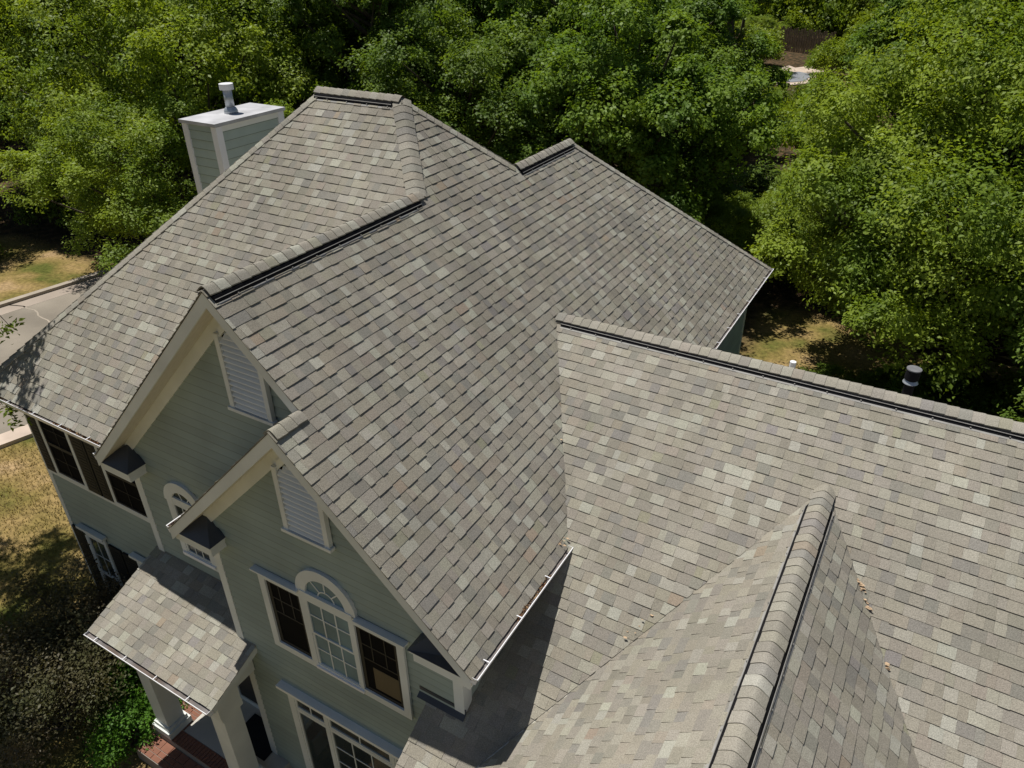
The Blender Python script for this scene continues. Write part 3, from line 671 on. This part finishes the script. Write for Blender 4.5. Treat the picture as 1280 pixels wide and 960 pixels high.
# ------------------------------------------------------------------ ground, road, kerbs
def ground_mat():
    m = bpy.data.materials.new('lawn_and_forest_floor'); m.use_nodes = True; t = m.node_tree; N = t.nodes; L = t.links; b = N['Principled BSDF']
    tc = N.new('ShaderNodeTexCoord')
    def noise(s, d=5):
        n = N.new('ShaderNodeTexNoise'); n.inputs['Scale'].default_value = s; n.inputs['Detail'].default_value = d; L.new(tc.outputs['Object'], n.inputs['Vector']); return n
    def ramp(src, stops):
        r = N.new('ShaderNodeValToRGB'); e = r.color_ramp.elements
        e[0].position, e[0].color = stops[0][0], (*stops[0][1], 1); e[1].position, e[1].color = stops[-1][0], (*stops[-1][1], 1)
        for p, c in stops[1:-1]: k = e.new(p); k.color = (*c, 1)
        L.new(src, r.inputs[0]); return r
    n1 = noise(.55); n2 = noise(7, 6)
    lawn = ramp(n1.outputs[0], [(.34, (.10, .11, .025)), (.46, (.20, .155, .05)), (.58, (.29, .205, .085)), (.68, (.36, .25, .13))])
    n3 = noise(2.5, 8); fl = ramp(n3.outputs[0], [(.35, (.03, .026, .015)), (.55, (.085, .06, .032)), (.7, (.16, .09, .05))])
    a = N.new('ShaderNodeAttribute'); a.attribute_name = 'lawn'
    mx = N.new('ShaderNodeMixRGB'); L.new(a.outputs['Fac'], mx.inputs[0]); L.new(fl.outputs[0], mx.inputs[1]); L.new(lawn.outputs[0], mx.inputs[2])
    r2 = N.new('ShaderNodeMapRange'); r2.inputs[1].default_value = .25; r2.inputs[2].default_value = .75; r2.inputs[3].default_value = .6; r2.inputs[4].default_value = 1.4; L.new(n2.outputs[0], r2.inputs[0])
    ml = N.new('ShaderNodeMixRGB'); ml.blend_type = 'MULTIPLY'; ml.inputs[0].default_value = 1; L.new(mx.outputs[0], ml.inputs[1]); L.new(r2.outputs[0], ml.inputs[2]); L.new(ml.outputs[0], b.inputs['Base Color'])
    b.inputs['Roughness'].default_value = 1; b.inputs['Specular IOR Level'].default_value = .1
    n4 = noise(18, 6); bp = N.new('ShaderNodeBump'); bp.inputs['Strength'].default_value = .8; bp.inputs['Distance'].default_value = .06; L.new(n4.outputs[0], bp.inputs['Height']); L.new(bp.outputs[0], b.inputs['Normal'])
    return m
xs = np.concatenate([np.linspace(-900, -100, 9), np.linspace(-90, 60, 151), np.linspace(70, 900, 9)])
ys = np.concatenate([np.linspace(-900, -40, 9), np.linspace(-30, 120, 151), np.linspace(130, 900, 9)])
def lawnw(x, y):
    a = 1. if (-46 < x < -6.5 and -25 < y < 14 + .1 * (x + 27)) else 0.
    if x > -40 and y < -1: a = 1.
    if -2 < x < 14 and 12 < y < 24: a = 1.
    return a
V = []; A = []
for y in ys:
    for x in xs:
        far = max(0, math.hypot(x, y - 10) - 30); V.append((x, y, GROUND + .00015 * far * far * (1 if far < 60 else 0) * 0)); A.append(lawnw(x, y))
nx = len(xs); Fc = [(j * nx + i, j * nx + i + 1, (j + 1) * nx + i + 1, (j + 1) * nx + i) for j in range(len(ys) - 1) for i in range(nx - 1)]
g = build('ground', V, Fc, ground_mat()); at = g.data.attributes.new('lawn', 'FLOAT', 'POINT'); at.data.foreach_set('value', A); tag(g, kind='structure')
def strip(name, pts, w0, w1, z0, z1, m):
    """ribbon along pts (a centre line), from offset w0 to w1"""
    mb = MB(); P = [np.array(p, float) for p in pts]; L = []; Rr = []
    for i, p in enumerate(P):
        d = P[min(i + 1, len(P) - 1)] - P[max(0, i - 1)]; d /= np.linalg.norm(d); n = np.array([-d[1], d[0]]); L.append(p + n * w0); Rr.append(p + n * w1)
    n = len(P); V = [(*q, z1) for q in L] + [(*q, z1) for q in Rr] + [(*q, z0) for q in L] + [(*q, z0) for q in Rr]
    Fc = [(i, i + n, i + n + 1, i + 1) if w1 < w0 else (i, i + 1, i + n + 1, i + n) for i in range(n - 1)]
    Fc += [(i, i + 1, i + 2 * n + 1, i + 2 * n) for i in range(n - 1)] + [(i + n, i + 3 * n, i + 3 * n + 1, i + n + 1) for i in range(n - 1)]
    return build(name, V, Fc, m)
far = [(-31.5, -40), (-29.6, -10), (-28.4, 4), (-28.0, 8.5), (-27.35, 12.8), (-27.2, 20), (-28.5, 30), (-31, 42)]
near = [(-24.5, -40), (-22., -8), (-20.2, -1), (-18.97, 3.5), (-18.65, 4.3), (-17.9, 8.5), (-17.6, 13), (-18.3, 19), (-20.5, 28), (-24, 40)]
def resample(pts, n=40):
    P = np.array(pts, float); d = np.r_[0, np.cumsum(np.linalg.norm(np.diff(P, axis=0), axis=1))]; t = np.linspace(0, d[-1], n); return np.c_[np.interp(t, d, P[:, 0]), np.interp(t, d, P[:, 1])]
fa = resample(far); ne = resample(near)
V = [(*p, GROUND + .004) for p in fa] + [(*p, GROUND + .004) for p in ne]; n = 40
tag(build('road', V, [(i, i + n, i + n + 1, i + 1) for i in range(n - 1)], M_ROAD), kind='structure')
V = [(*(p + (.0, 0)), GROUND + .008) for p in fa] + [(*(p + (.75, 0)), GROUND + .008) for p in fa]
M_PINK = mat('road_edge_concrete', (.34, .285, .235), .95, .1, 1.)
tag(build('road_gutter_pan', V, [(i, i + n, i + n + 1, i + 1) for i in range(n - 1)], M_PINK), kind='structure')
tag(strip('kerb_far', fa, 0, .28, GROUND - .1, GROUND + .13, M_KERB), kind='structure')
tag(strip('kerb_near', ne, 0, -.62, GROUND - .1, GROUND + .12, M_STONE), kind='structure')
# small crack repairs on the road
mb = MB()
for s in range(3):
    p = np.array([-21.5 - s * 1.6, 6.5 + s]); a = rng.uniform(0, 3)
    for i in range(14):
        q = p + np.array([math.cos(a), math.sin(a)]) * .35; nrm = np.array([-math.sin(a), math.cos(a)]) * .03
        mb.add([(*(p - nrm), GROUND + .008), (*(q - nrm), GROUND + .008), (*(q + nrm), GROUND + .008), (*(p + nrm), GROUND + .008)], [(0, 1, 2, 3)]); p = q; a += rng.normal(0, .5)
tag(mb.build('road_crack_filler', M_KERB), kind='structure')

# ------------------------------------------------------------------ foliage
def leafmat(name, c1, c2, transl=.42):
    m = mat(name, c1, .5, .25, 1.3, attr=None, spec=.22, transl=transl, col2=c2); return m
ML = [leafmat('leaf_bright', (.265, .345, .040), (.160, .240, .032)), leafmat('leaf_mid', (.195, .290, .038), (.120, .205, .030)),
      leafmat('leaf_deep', (.115, .185, .030), (.175, .255, .036)), leafmat('leaf_bronze', (.125, .10, .055), (.075, .085, .032), .25), leafmat('leaf_shrub', (.12, .26, .03), (.08, .19, .024))]
def fast_mesh(name, V, nq, m, k=4):
    me = bpy.data.meshes.new(name); V = np.ascontiguousarray(V, np.float32); me.vertices.add(len(V)); me.vertices.foreach_set('co', V.ravel())
    me.loops.add(nq * k); me.loops.foreach_set('vertex_index', np.arange(nq * k, dtype=np.int32)); me.polygons.add(nq); me.polygons.foreach_set('loop_start', np.arange(0, nq * k, k, dtype=np.int32))
    me.materials.append(m); me.update(calc_edges=True); return me
def leaves(C, Nn, size, asp=.55, droop=.5):
    """one folded kite per centre; C centres, Nn preferred normals"""
    n = len(C); nn = Nn + rng.normal(0, droop, (n, 3)); nn /= np.linalg.norm(nn, axis=1)[:, None]
    a = np.cross(nn, rng.normal(size=(n, 3))); a /= np.linalg.norm(a, axis=1)[:, None]; b = np.cross(nn, a)
    s = size * rng.uniform(.65, 1.25, n)[:, None]
    tip = C + a * s * .5 - nn * s * .12; bas = C - a * s * .5; l = C + b * s * asp * .5 + nn * s * .08 + a * s * .05; r = C - b * s * asp * .5 + nn * s * .08 + a * s * .05
    return np.stack([bas, r, tip, l], 1).reshape(-1, 3)
def crown_pts(rad, hgt, nl, nspray, nleaf, seed, lumps=1.):
    """clumps on the limbs of a crown -> sprays -> leaves; returns centres, normals and the spray centres"""
    g = np.random.default_rng(seed); lc = []
    tries = 0
    while len(lc) < nl and tries < 20000:
        tries += 1
        d = g.normal(size=3); d /= np.linalg.norm(d); r = g.uniform(.40, 1.04)
        if d[2] < -.6: continue
        p = d * r * np.array([rad, rad, hgt]) * (1 + .18 * math.sin(3 * d[0] * 2 + seed) * math.cos(2 * d[1] * 3))
        if all(np.linalg.norm(p - q) > rad * .22 for q in lc): lc.append(p)
    lc = np.array(lc); lr = g.uniform(.13, .27, len(lc)) * rad * lumps
    C = []; Nn = []; SP = []
    for p, r in zip(lc, lr):
        d = g.normal(size=(nspray, 3)); d[:, 2] = np.abs(d[:, 2]) * 1.1 - .3; d /= np.linalg.norm(d, axis=1)[:, None]
        sp = p + d * (r * g.uniform(.55, 1.05, (nspray, 1))) * np.array([1.0, 1.0, 1.02]); SP.append(sp)
        q = np.repeat(sp, nleaf, 0) + g.normal(size=(nspray * nleaf, 3)) * np.array([.17, .17, .15]) * (r / 1.2) * 1.0
        C.append(q); nn = np.repeat(d, nleaf, 0) * .75 + np.array([0, 0, .65]); Nn.append(nn)
    return np.concatenate(C), np.concatenate(Nn), lc, np.concatenate(SP)
def tree_proto(rad, hgt, trunk_h, nl, nspray, nleaf, lsize, m, seed, asp=.6):
    """meshes with the trunk's foot at the origin; crown centre at trunk_h"""
    C, Nn, lc, sp = crown_pts(rad, hgt, nl, nspray, nleaf, seed)
    C = C + [0, 0, trunk_h]; V = leaves(C, Nn, lsize, asp)
    cm = fast_mesh('crown', V, len(C), m)
    g = np.random.default_rng(seed + 99); mb = MB(); r0 = .05 * rad + .05
    top = trunk_h + hgt * .45; pts = [np.array([g.normal(0, .12) * i * .3, g.normal(0, .12) * i * .3, top * i / 6]) for i in range(7)]
    mb.tube(pts, [r0 * 1.25] + [r0 * (1 - .13 * i) for i in range(1, 7)], 8)
    for p in lc:
        q = p + [0, 0, trunk_h]; t = min(.92, max(.25, (q[2] - np.linalg.norm(q[:2]) * .75) / top)); k = t * 6; i = int(min(5, k)); a = pts[i] + (pts[i + 1] - pts[i]) * (k - i)
        mid = (a + q) / 2 + [g.normal(0, .15), g.normal(0, .15), -.1 * np.linalg.norm(q - a) * .5]; mb.tube([a, mid, q], [r0 * .38, r0 * .22, r0 * .08], 5, False)
    me = bpy.data.meshes.new('trunk'); me.from_pydata([tuple(v) for v in mb.V], [], mb.F); me.materials.append(M_BARK); me.polygons.foreach_set('use_smooth', [True] * len(mb.F))
    return cm, me
def place_tree(name, proto, x, y, s, rz, label, cat, group=None, zs=1., z=GROUND):
    e = empty(name, (x, y, z)); e.scale = (s, s, s * zs); e.rotation_euler = (0, 0, rz); tag(e, label, cat, group)
    for nm, me in (('crown', proto[0]), ('trunk', proto[1])):
        o = bpy.data.objects.new(nm, me); COL.objects.link(o); o.parent = e
    return e

PR = [tree_proto(5.6, 4.9, 5.6, 115, 40, 62, .118, ML[0], 11, .55),      # 0 broad bright crown
      tree_proto(4.6, 4.8, 6.6, 85, 34, 42, .145, ML[1], 23, .75),      # 1 maple
      tree_proto(4.4, 5.2, 7.2, 80, 34, 42, .145, ML[1], 31, .75),      # 2 maple, taller
      tree_proto(5.2, 4.9, 6.8, 85, 32, 42, .145, ML[2], 47, .65),      # 3 dark broadleaf
      tree_proto(5.0, 4.6, 6.4, 85, 34, 42, .14, ML[0], 59, .5),      # 4 bright oak
      tree_proto(3.2, 5.8, 6.6, 65, 28, 36, .13, ML[2], 71, .55),      # 5 slim
      tree_proto(3.8, 3.0, 9.2, 54, 22, 32, .14, ML[0], 83, .5)]      # 6 roadside oak
G_ = 'trees of the wood behind the house'
TREES = [  # proto, x, y, scale, zscale, label
 (0, 4.6, 18.9, 1.0, 1.0, 'broad bright green tree filling the right side behind the garage ridge'),
 (0, .2, 26.5, .6, .72, 'lower bright green tree at the left flank of the broad right tree'),
 (1, -17.8, 26.2, .75, .85, 'low maple filling the wood behind the top ridge, between two taller trees'),
 (4, -21.0, 30.5, .95, 1.0, 'bright tree filling the wood above the top ridge'),
 (1, -12.8, 31.0, .85, .9, 'maple filling the wood above the dip between the ridges'),
 (4, -4.9, 24.6, .52, .62, 'small bright tree right behind the rear hip, left of the dark gap'),
 (3, -27.8, 20.6, .9, .9, 'deep green tree between the broad oak and the far lawn'),
 (1, -31.5, 17.8, .85, .85, 'maple at the back of the far lawn at the left'),
 (3, -26.4, 29.5, 1.0, 1.05, 'deep green tree above the chimney flue, deeper in the wood'),
 (1, -18.3, 17.4, .6, .7, 'small maple between the chimney and the top ridge'),
 (1, -6.0, 30.0, .42, .5, 'small maple low in the dark gap under the line to the patio'),
 (3, 2.2, 14.9, .42, .42, 'small dark tree low behind the garage ridge, under the broad tree'),
 (3, 5.8, 12.9, .45, .50, 'small dark tree low behind the garage ridge, left of the vent pipe'),
 (1, 4.9, 15.6, .45, .5, 'small maple under the front of the broad right tree'),
 (4, 10.2, 20.5, .8, .9, 'bright green tree at the right edge beside the broad tree'),
 (3, 8.8, 13.8, .66, 1.0, 'small dark broadleaf tree at the right edge behind the garage ridge'),
 (0, 8.5, 26.5, 1.0, 1.15, 'bright green tree at the right edge behind the broad right tree'),
 (1, -7.6, 22.6, .95, .95, 'rounded maple right behind the rear roof ridge'),
 (2, -8.5, 30.5, .95, .9, 'maple to the right of the rounded maple above the rear hip'),
 (1, -11.3, 26.5, 1.0, 1.05, 'tall maple behind the dip between the two roof ridges'),
 (2, -13.2, 36.5, 1.1, 1.05, 'bright topped maple deeper in the wood above the rear ridge'),
 (3, -14.8, 22.0, .95, .9, 'dark leafy tree behind the right end of the top ridge'),
 (1, -16.2, 30.5, 1.1, 1.1, 'tall maple above the right end of the top ridge'),
 (5, -18.8, 22.0, 1.1, 1.1, 'slim dark tree right behind the top ridge'),
 (3, -23.5, 26.5, 1.1, 1.15, 'dark tree with open limbs above the left end of the top ridge'),
 (5, -23.4, 22.4, 1.05, 1.0, 'slim open tree behind the chimney flue'),
 (4, -20.8, 12.8, .85, .85, 'bright leafy oak beside the chimney at the roadside'),
 (4, -24.6, 17.2, 1.1, 1.0, 'broad bright oak at the left overhanging the far lawn'),
 (4, -39.0, 12.8, 1.05, .85, 'bright oak at the left edge casting shade on the far lawn'),
 (3, -29.5, 22.0, 1.15, 1.1, 'deep green tree behind the broad oak at the left'),
 (4, -36.5, 20.0, 1.2, 1.15, 'tall bright oak in the upper left corner'),
 (1, 1.4, 43.0, 1.0, 1.0, 'maple to the right of the line of sight to the stone patio, upper right'),
 (2, 4.5, 38.5, 1.1, 1.15, 'tall green tree above the broad right tree'),
 (3, 12.0, 38.0, 1.2, 1.2, 'dark tall tree in the upper right corner'),
 (2, -14.5, 45.0, 1.1, 1.15, 'tall maple left of the bare trunk'),
 (5, -4.4, 33.5, .42, .5, 'small bushy tree in front of the stone patio'),
]
for i, (pk, x, y, s, zs, lab) in enumerate(TREES):
    place_tree('broadleaf_tree', PR[pk], x, y, s, i * 1.37, lab, 'tree', G_, zs)
# far wood: further trees filling the depth behind, too alike to tell apart
for pk, x, y, s_, zs, lab in ((1, -15, 124, 1.3, .7, 'tree straight behind the fence beyond the patio, middle of three'), (3, -24, 120, 1.3, .7, 'tree behind the fence beyond the patio, left of three'), (1, -6, 116, 1.2, .7, 'tree behind the fence beyond the patio, right of three'), (4, -21, 97, .6, .55, 'small tree at the left end of the wooden fence')):
    place_tree('broadleaf_tree', PR[pk], x, y, s_, x, lab, 'tree', G_, zs)
k = 0
def corridor(x, y): return abs(x - (2.4 - .198 * y)) < 9.0 and 24 < y < 100
for j in range(12):
    for i in range(22):
        y = 38 + j * 10 + rng.uniform(-3, 3); x = -150 + i * 9 + (j % 2) * 4.5 + rng.uniform(-3, 3)
        if corridor(x, y) or (x > -38 and y < 46 and x < 16) : continue
        X, Y, Z = px((x, y, 1.))
        if Z < 0 or X < -120 or X > 1400 or Y > 330: continue
        place_tree('broadleaf_tree', PR[[1, 2, 3, 5, 4, 3][rng.integers(6)]], x, y, rng.uniform(.95, 1.35), rng.uniform(0, 6), 'tree deep in the wood behind, standing among others like it', 'tree', 'trees deep in the wood', rng.uniform(1, 1.25)); k += 1
for j in range(4):
    for i in range(8):
        x = -44 - i * 9 + rng.uniform(-3, 3); y = 14 + j * 7 + i * 2 + rng.uniform(-3, 3)
        X, Y, Z = px((x, y, 1.))
        if Z < 0 or X < -120: continue
        place_tree('broadleaf_tree', PR[[4, 3, 1][rng.integers(3)]], x, y, rng.uniform(.95, 1.3), rng.uniform(0, 6), 'tree deep in the wood behind, standing among others like it', 'tree', 'trees deep in the wood', rng.uniform(1, 1.2)); k += 1
print('far trees', k)
# tree on the left, just reaching the roof corner and shading the front lawn
oak = place_tree('broadleaf_tree', PR[6], -14.0, -.7, 1, 2.1, 'oak at the left whose twigs hang over the roof corner and road', 'tree', None)
def twig(tree, base, tips):
    mb = MB(); C = []; Nn = []
    for t in tips:
        t = np.array(t); mb.tube([base, (np.array(base) + t) / 2 + [0, 0, .12], t], [.02, .012, .005], 5, False)
        C.append(t + rng.normal(size=(28, 3)) * [.11, .11, .05]); Nn.append(np.tile([0, 0, 1.], (28, 1)))
    o = mb.build('twig', M_BARK, tree); o.matrix_parent_inverse = tree.matrix_basis.inverted()
    C = np.concatenate(C); me = fast_mesh('twig_leaves', leaves(C, np.concatenate(Nn), .11, .5), len(C), ML[0])
    l = bpy.data.objects.new('twig_leaves', me); COL.objects.link(l); l.parent = o
bpy.context.view_layer.update()
twig(oak, (-11.3, 1.2, 1.9), [(-9.78, 1.08, 1.34), (-9.90, 1.0, 1.22)]); twig(oak, (-10.9, .7, .8), [(-9.62, .56, .02), (-9.74, .5, .1), (-9.50, .52, -.16)])
# bare trunk in the wood
e = empty('tree_trunk', (-12.9, 53.3, GROUND)); tag(e, 'tall bare grey trunk standing in the wood at the top, left of the patio', 'tree trunk')
mb = MB(); mb.tube([(0, 0, 0), (.1, 0, 5), (.0, .1, 10), (.2, 0, 20)], [.38, .33, .30, .22], 10); mb.build('trunk', M_BARK, e, True)
for x_, y_, lx, r_, lab in ((-15.9, 103.5, 2.6, .2, 'thin leaning trunk above the wooden fence at the top right'), (-20.0, 84., .3, .22, 'thin dark trunk just right of the tall bare trunk')):
    o = empty('tree_trunk', (x_, y_, GROUND)); tag(o, lab, 'tree trunk')
    mb = MB(); mb.tube([(0, 0, 0), (lx * .4, 0, 4), (lx, .1, 14)], [r_, r_ * .8, r_ * .6], 8); mb.build('trunk', M_BARK, o, True)

# patio and fence of the neighbour
mb = MB(); 
V = []
g2 = np.random.default_rng(5)
def poly_sheet(name, cx, cy, rx, ry, z, m, n=18, jit=.12):
    P = [(cx + rx * math.cos(t) * (1 + g2.normal(0, jit)), cy + ry * math.sin(t) * (1 + g2.normal(0, jit)), z) for t in np.linspace(0, 2 * math.pi, n, endpoint=False)]
    mb = MB(); mb.prism(P, (0, 0, -.12)); return mb.build(name, m)
pt = empty('patio', (-12.5, 78, GROUND)); tag(pt, 'pale stone patio with grey paved centre seen through a gap in the trees', 'patio')
for nm, a, m in (('stone_border', (-12.9, 77.5, 3.3, 6.0, GROUND + .10), M_STONE), ('paved_centre', (-12.9, 76.5, 2.2, 3.4, GROUND + .14), M_POOL)):
    o = poly_sheet(nm, *a, m); o.parent = pt; o.matrix_parent_inverse = Matrix.Translation((12.5, -78, -GROUND))
fe = empty('wooden_fence', (-18, 95, GROUND)); tag(fe, 'weathered wooden board fence behind the stone patio', 'fence')
for i in range(38):
    x = -23 + i * .30; y = 98 - i * .15 + .05 * (i % 2); o = boxo('fence_board', (x, y, GROUND), (x + .24, y + .03, GROUND + 2.5 + .16 * math.sin(i * 2.1)), M_WOOD); o.parent = fe; o.matrix_parent_inverse = Matrix.Translation((18, -95, -GROUND))
nb = empty('distant_house', (-11, 112, GROUND)); tag(nb, 'grey house glimpsed between trees beyond the wooden fence', 'house')
ni = Matrix.Translation((11, -112, -GROUND))
o = boxo('wall', (-15, 110, GROUND), (-7, 118, GROUND + 5), M_SIDC); o.parent = nb; o.matrix_parent_inverse = ni
mb = MB(); mb.prism([(-15.6, 109.5, GROUND + 5), (-6.4, 109.5, GROUND + 5), (-11, 109.5, GROUND + 8)], (0, 9, 0)); o = mb.build('roof', M_KERB); o.parent = nb; o.matrix_parent_inverse = ni

# shrubs by the porch and under the trees
def shrub_proto(rad, hgt, n, lsize, m, seed, asp=.6):
    g = np.random.default_rng(seed); nc = 42; d = g.normal(size=(nc, 3)); d[:, 2] = np.abs(d[:, 2]); d /= np.linalg.norm(d, axis=1)[:, None]
    c = d * [rad, rad, hgt] * g.uniform(.55, 1, (nc, 1)); k = n // nc; q = np.repeat(c, k, 0) + g.normal(size=(nc * k, 3)) * rad * .15; nn = np.repeat(d, k, 0) + [0, 0, .6]
    q = q[q[:, 2] > -.1 * hgt]; nn = nn[:len(q)]
    cm = fast_mesh('crown', leaves(q, nn, lsize, asp) + [0, 0, hgt * .35], len(q), m)
    mb = MB(); 
    for i in range(0, nc, 2): mb.tube([(g.normal(0, .06), g.normal(0, .06), 0), tuple(c[i] * .5 + [0, 0, hgt * .3]), tuple(c[i] + [0, 0, hgt * .35])], [.03, .02, .008], 5, False)
    me = bpy.data.meshes.new('stems'); me.from_pydata([tuple(v) for v in mb.V], [], mb.F); me.materials.append(M_BARK); return cm, me
SH = [shrub_proto(1.25, 1.5, 17000, .06, ML[3], 3, .5), shrub_proto(.75, .8, 5000, .075, ML[4], 4, .6), shrub_proto(1.6, 1.5, 5000, .17, ML[2], 6, .6), shrub_proto(1.6, 1.5, 6000, .18, ML[0], 8, .6)]
def shrub(k, x, y, s, lab, zs=1., grp=None):
    e = empty('shrub', (x, y, GROUND)); e.scale = (s, s, s * zs); e.rotation_euler = (0, 0, x * 3.1); tag(e, lab, 'shrub', grp)
    for nm, me in (('foliage', SH[k][0]), ('stems', SH[k][1])):
        o = bpy.data.objects.new(nm, me); COL.objects.link(o); o.parent = e
shrub(0, -9.3, .05, 1.0, 'large bronze green shrub beside the house corner, topmost at the lawn', 1.15)
shrub(0, -8.5, -1.1, 1.1, 'dark bronze shrub left of the porch roof, nearest the viewer')
shrub(0, -9.9, -1.3, .7, 'small reddish shrub at the left of the two bronze shrubs')
shrub(1, -7.6, -.2, 1.0, 'bright green shrub under the porch gutter left of the column')
shrub(1, -7.15, -.75, .8, 'low bright green shrub at the foot of the porch column')
shrub(1, -7.0, .35, .75, 'bright green shrub behind the porch column by the brick edging')
for i, (x, y, s) in enumerate([(-24, 20, 1.2), (-27, 17.5, 1.1), (-20, 17.5, 1.1), (-17.5, 20, 1.2), (-13.5, 19, 1.2), (-10.5, 20.5, 1.1), (-6, 24, 1.), (-31.5, 17, 1.3), (-35, 16, 1.2), (7, 16.5, 1.3), (9.5, 19, 1.4), (11.5, 14.5, 1.2), (-34, 10.5, .8)]):
    shrub(2, x, y, s, 'dark undergrowth shrub ' + ['behind the chimney, under the slim tree', 'under the broad oak at the left', 'between the chimney and the roadside oak', 'right behind the chimney flue', 'behind the top ridge', 'behind the right end of the top ridge', 'in the dark gap left of the broad right tree', 'at the back of the far lawn', 'at the far left of the far lawn', 'under the broad right tree', 'under the broad right tree, farther to the right', 'at the right edge behind the garage ridge', 'in the shade on the far lawn'][i], 1., 'undergrowth shrubs along the edge of the wood')

for x, y, s_, lab in ((-7.9, 52, .9, 'green shrub in the gap in front of the stone patio, nearest of them'), (-10.2, 60, .8, 'green shrub close before the front edge of the stone patio'), (-7.4, 62, 1.1, 'green shrub at the front right of the stone patio'),
                      (-14.5, 66, .9, 'green shrub at the front left corner of the stone patio'), (-9.6, 79, 1.3, 'green shrub at the right side of the stone patio'), (-17.2, 82, 1.5, 'green shrub left of the stone patio before the fence'),
                      (-6.4, 90, 2.2, 'tall shrub right of the end of the wooden fence'), (-10.0, 46, 1.3, 'green shrub low under the maple, left of the gap to the patio'), (-4.2, 47, 1.5, 'green shrub right of the gap to the patio')):
    shrub(3, x, y, s_, lab, 1.2)
for x, y, s_, lab in ((-3.6, 29, 1.0, 'low shrub in the dark gap left of the broad right tree, nearest of three'), (-5.0, 36, 1.1, 'low shrub in the dark gap left of the broad right tree, middle of three'), (-4.4, 32.5, .9, 'low shrub in the dark gap left of the broad right tree, smallest of three'), (-2.2, 26.5, .8, 'low shrub under the left flank of the broad right tree'), (-5.8, 26.8, .8, 'low shrub behind the rear hip under the rounded maple')):
    shrub(2, x, y, s_, lab, .9)
for i in range(6): shrub(3, -24 + i * 3.6, 103 + (i % 2) * 2, 2.3, ['leftmost', 'second', 'third', 'fourth', 'fifth', 'rightmost'][i] + ' of the tall shrubs behind the wooden fence', 1.5)
# grass tufts on the front and far lawns
n = 60000; gx = rng.uniform(-24, -8, n); gy = rng.uniform(-9, 6, n)
X, Y, Z = px(np.stack([gx, gy, np.full(n, GROUND)], 1)); ok = (X > -30) & (X < 260) & (Y > 480) & (Y < 990)
ln = np.interp(gy, [p[1] for p in near], [p[0] for p in near]); ok &= gx > ln + .7
ok &= ~((gx > -10.3) & (gy > .9))
gx, gy = gx[ok], gy[ok]; h = rng.uniform(.03, .09, len(gx)); a = rng.uniform(0, 6.28, len(gx)); lx, ly = np.cos(a), np.sin(a); wv = .012
Vg = np.stack([np.stack([gx - ly * wv, gy + lx * wv, np.full(len(gx), GROUND)], 1), np.stack([gx + ly * wv, gy - lx * wv, np.full(len(gx), GROUND)], 1), np.stack([gx + lx * h * .7, gy + ly * h * .7, GROUND + h], 1)], 1).reshape(-1, 3)
M_GR = mat('grass_blade', (.16, .16, .035), .9, .4, .8, col2=(.30, .22, .09), transl=.25)
tag(bpy.data.objects.new('grass', fast_mesh('grass', Vg, len(gx), M_GR, 3)), kind='stuff'); COL.objects.link(bpy.data.objects['grass'])
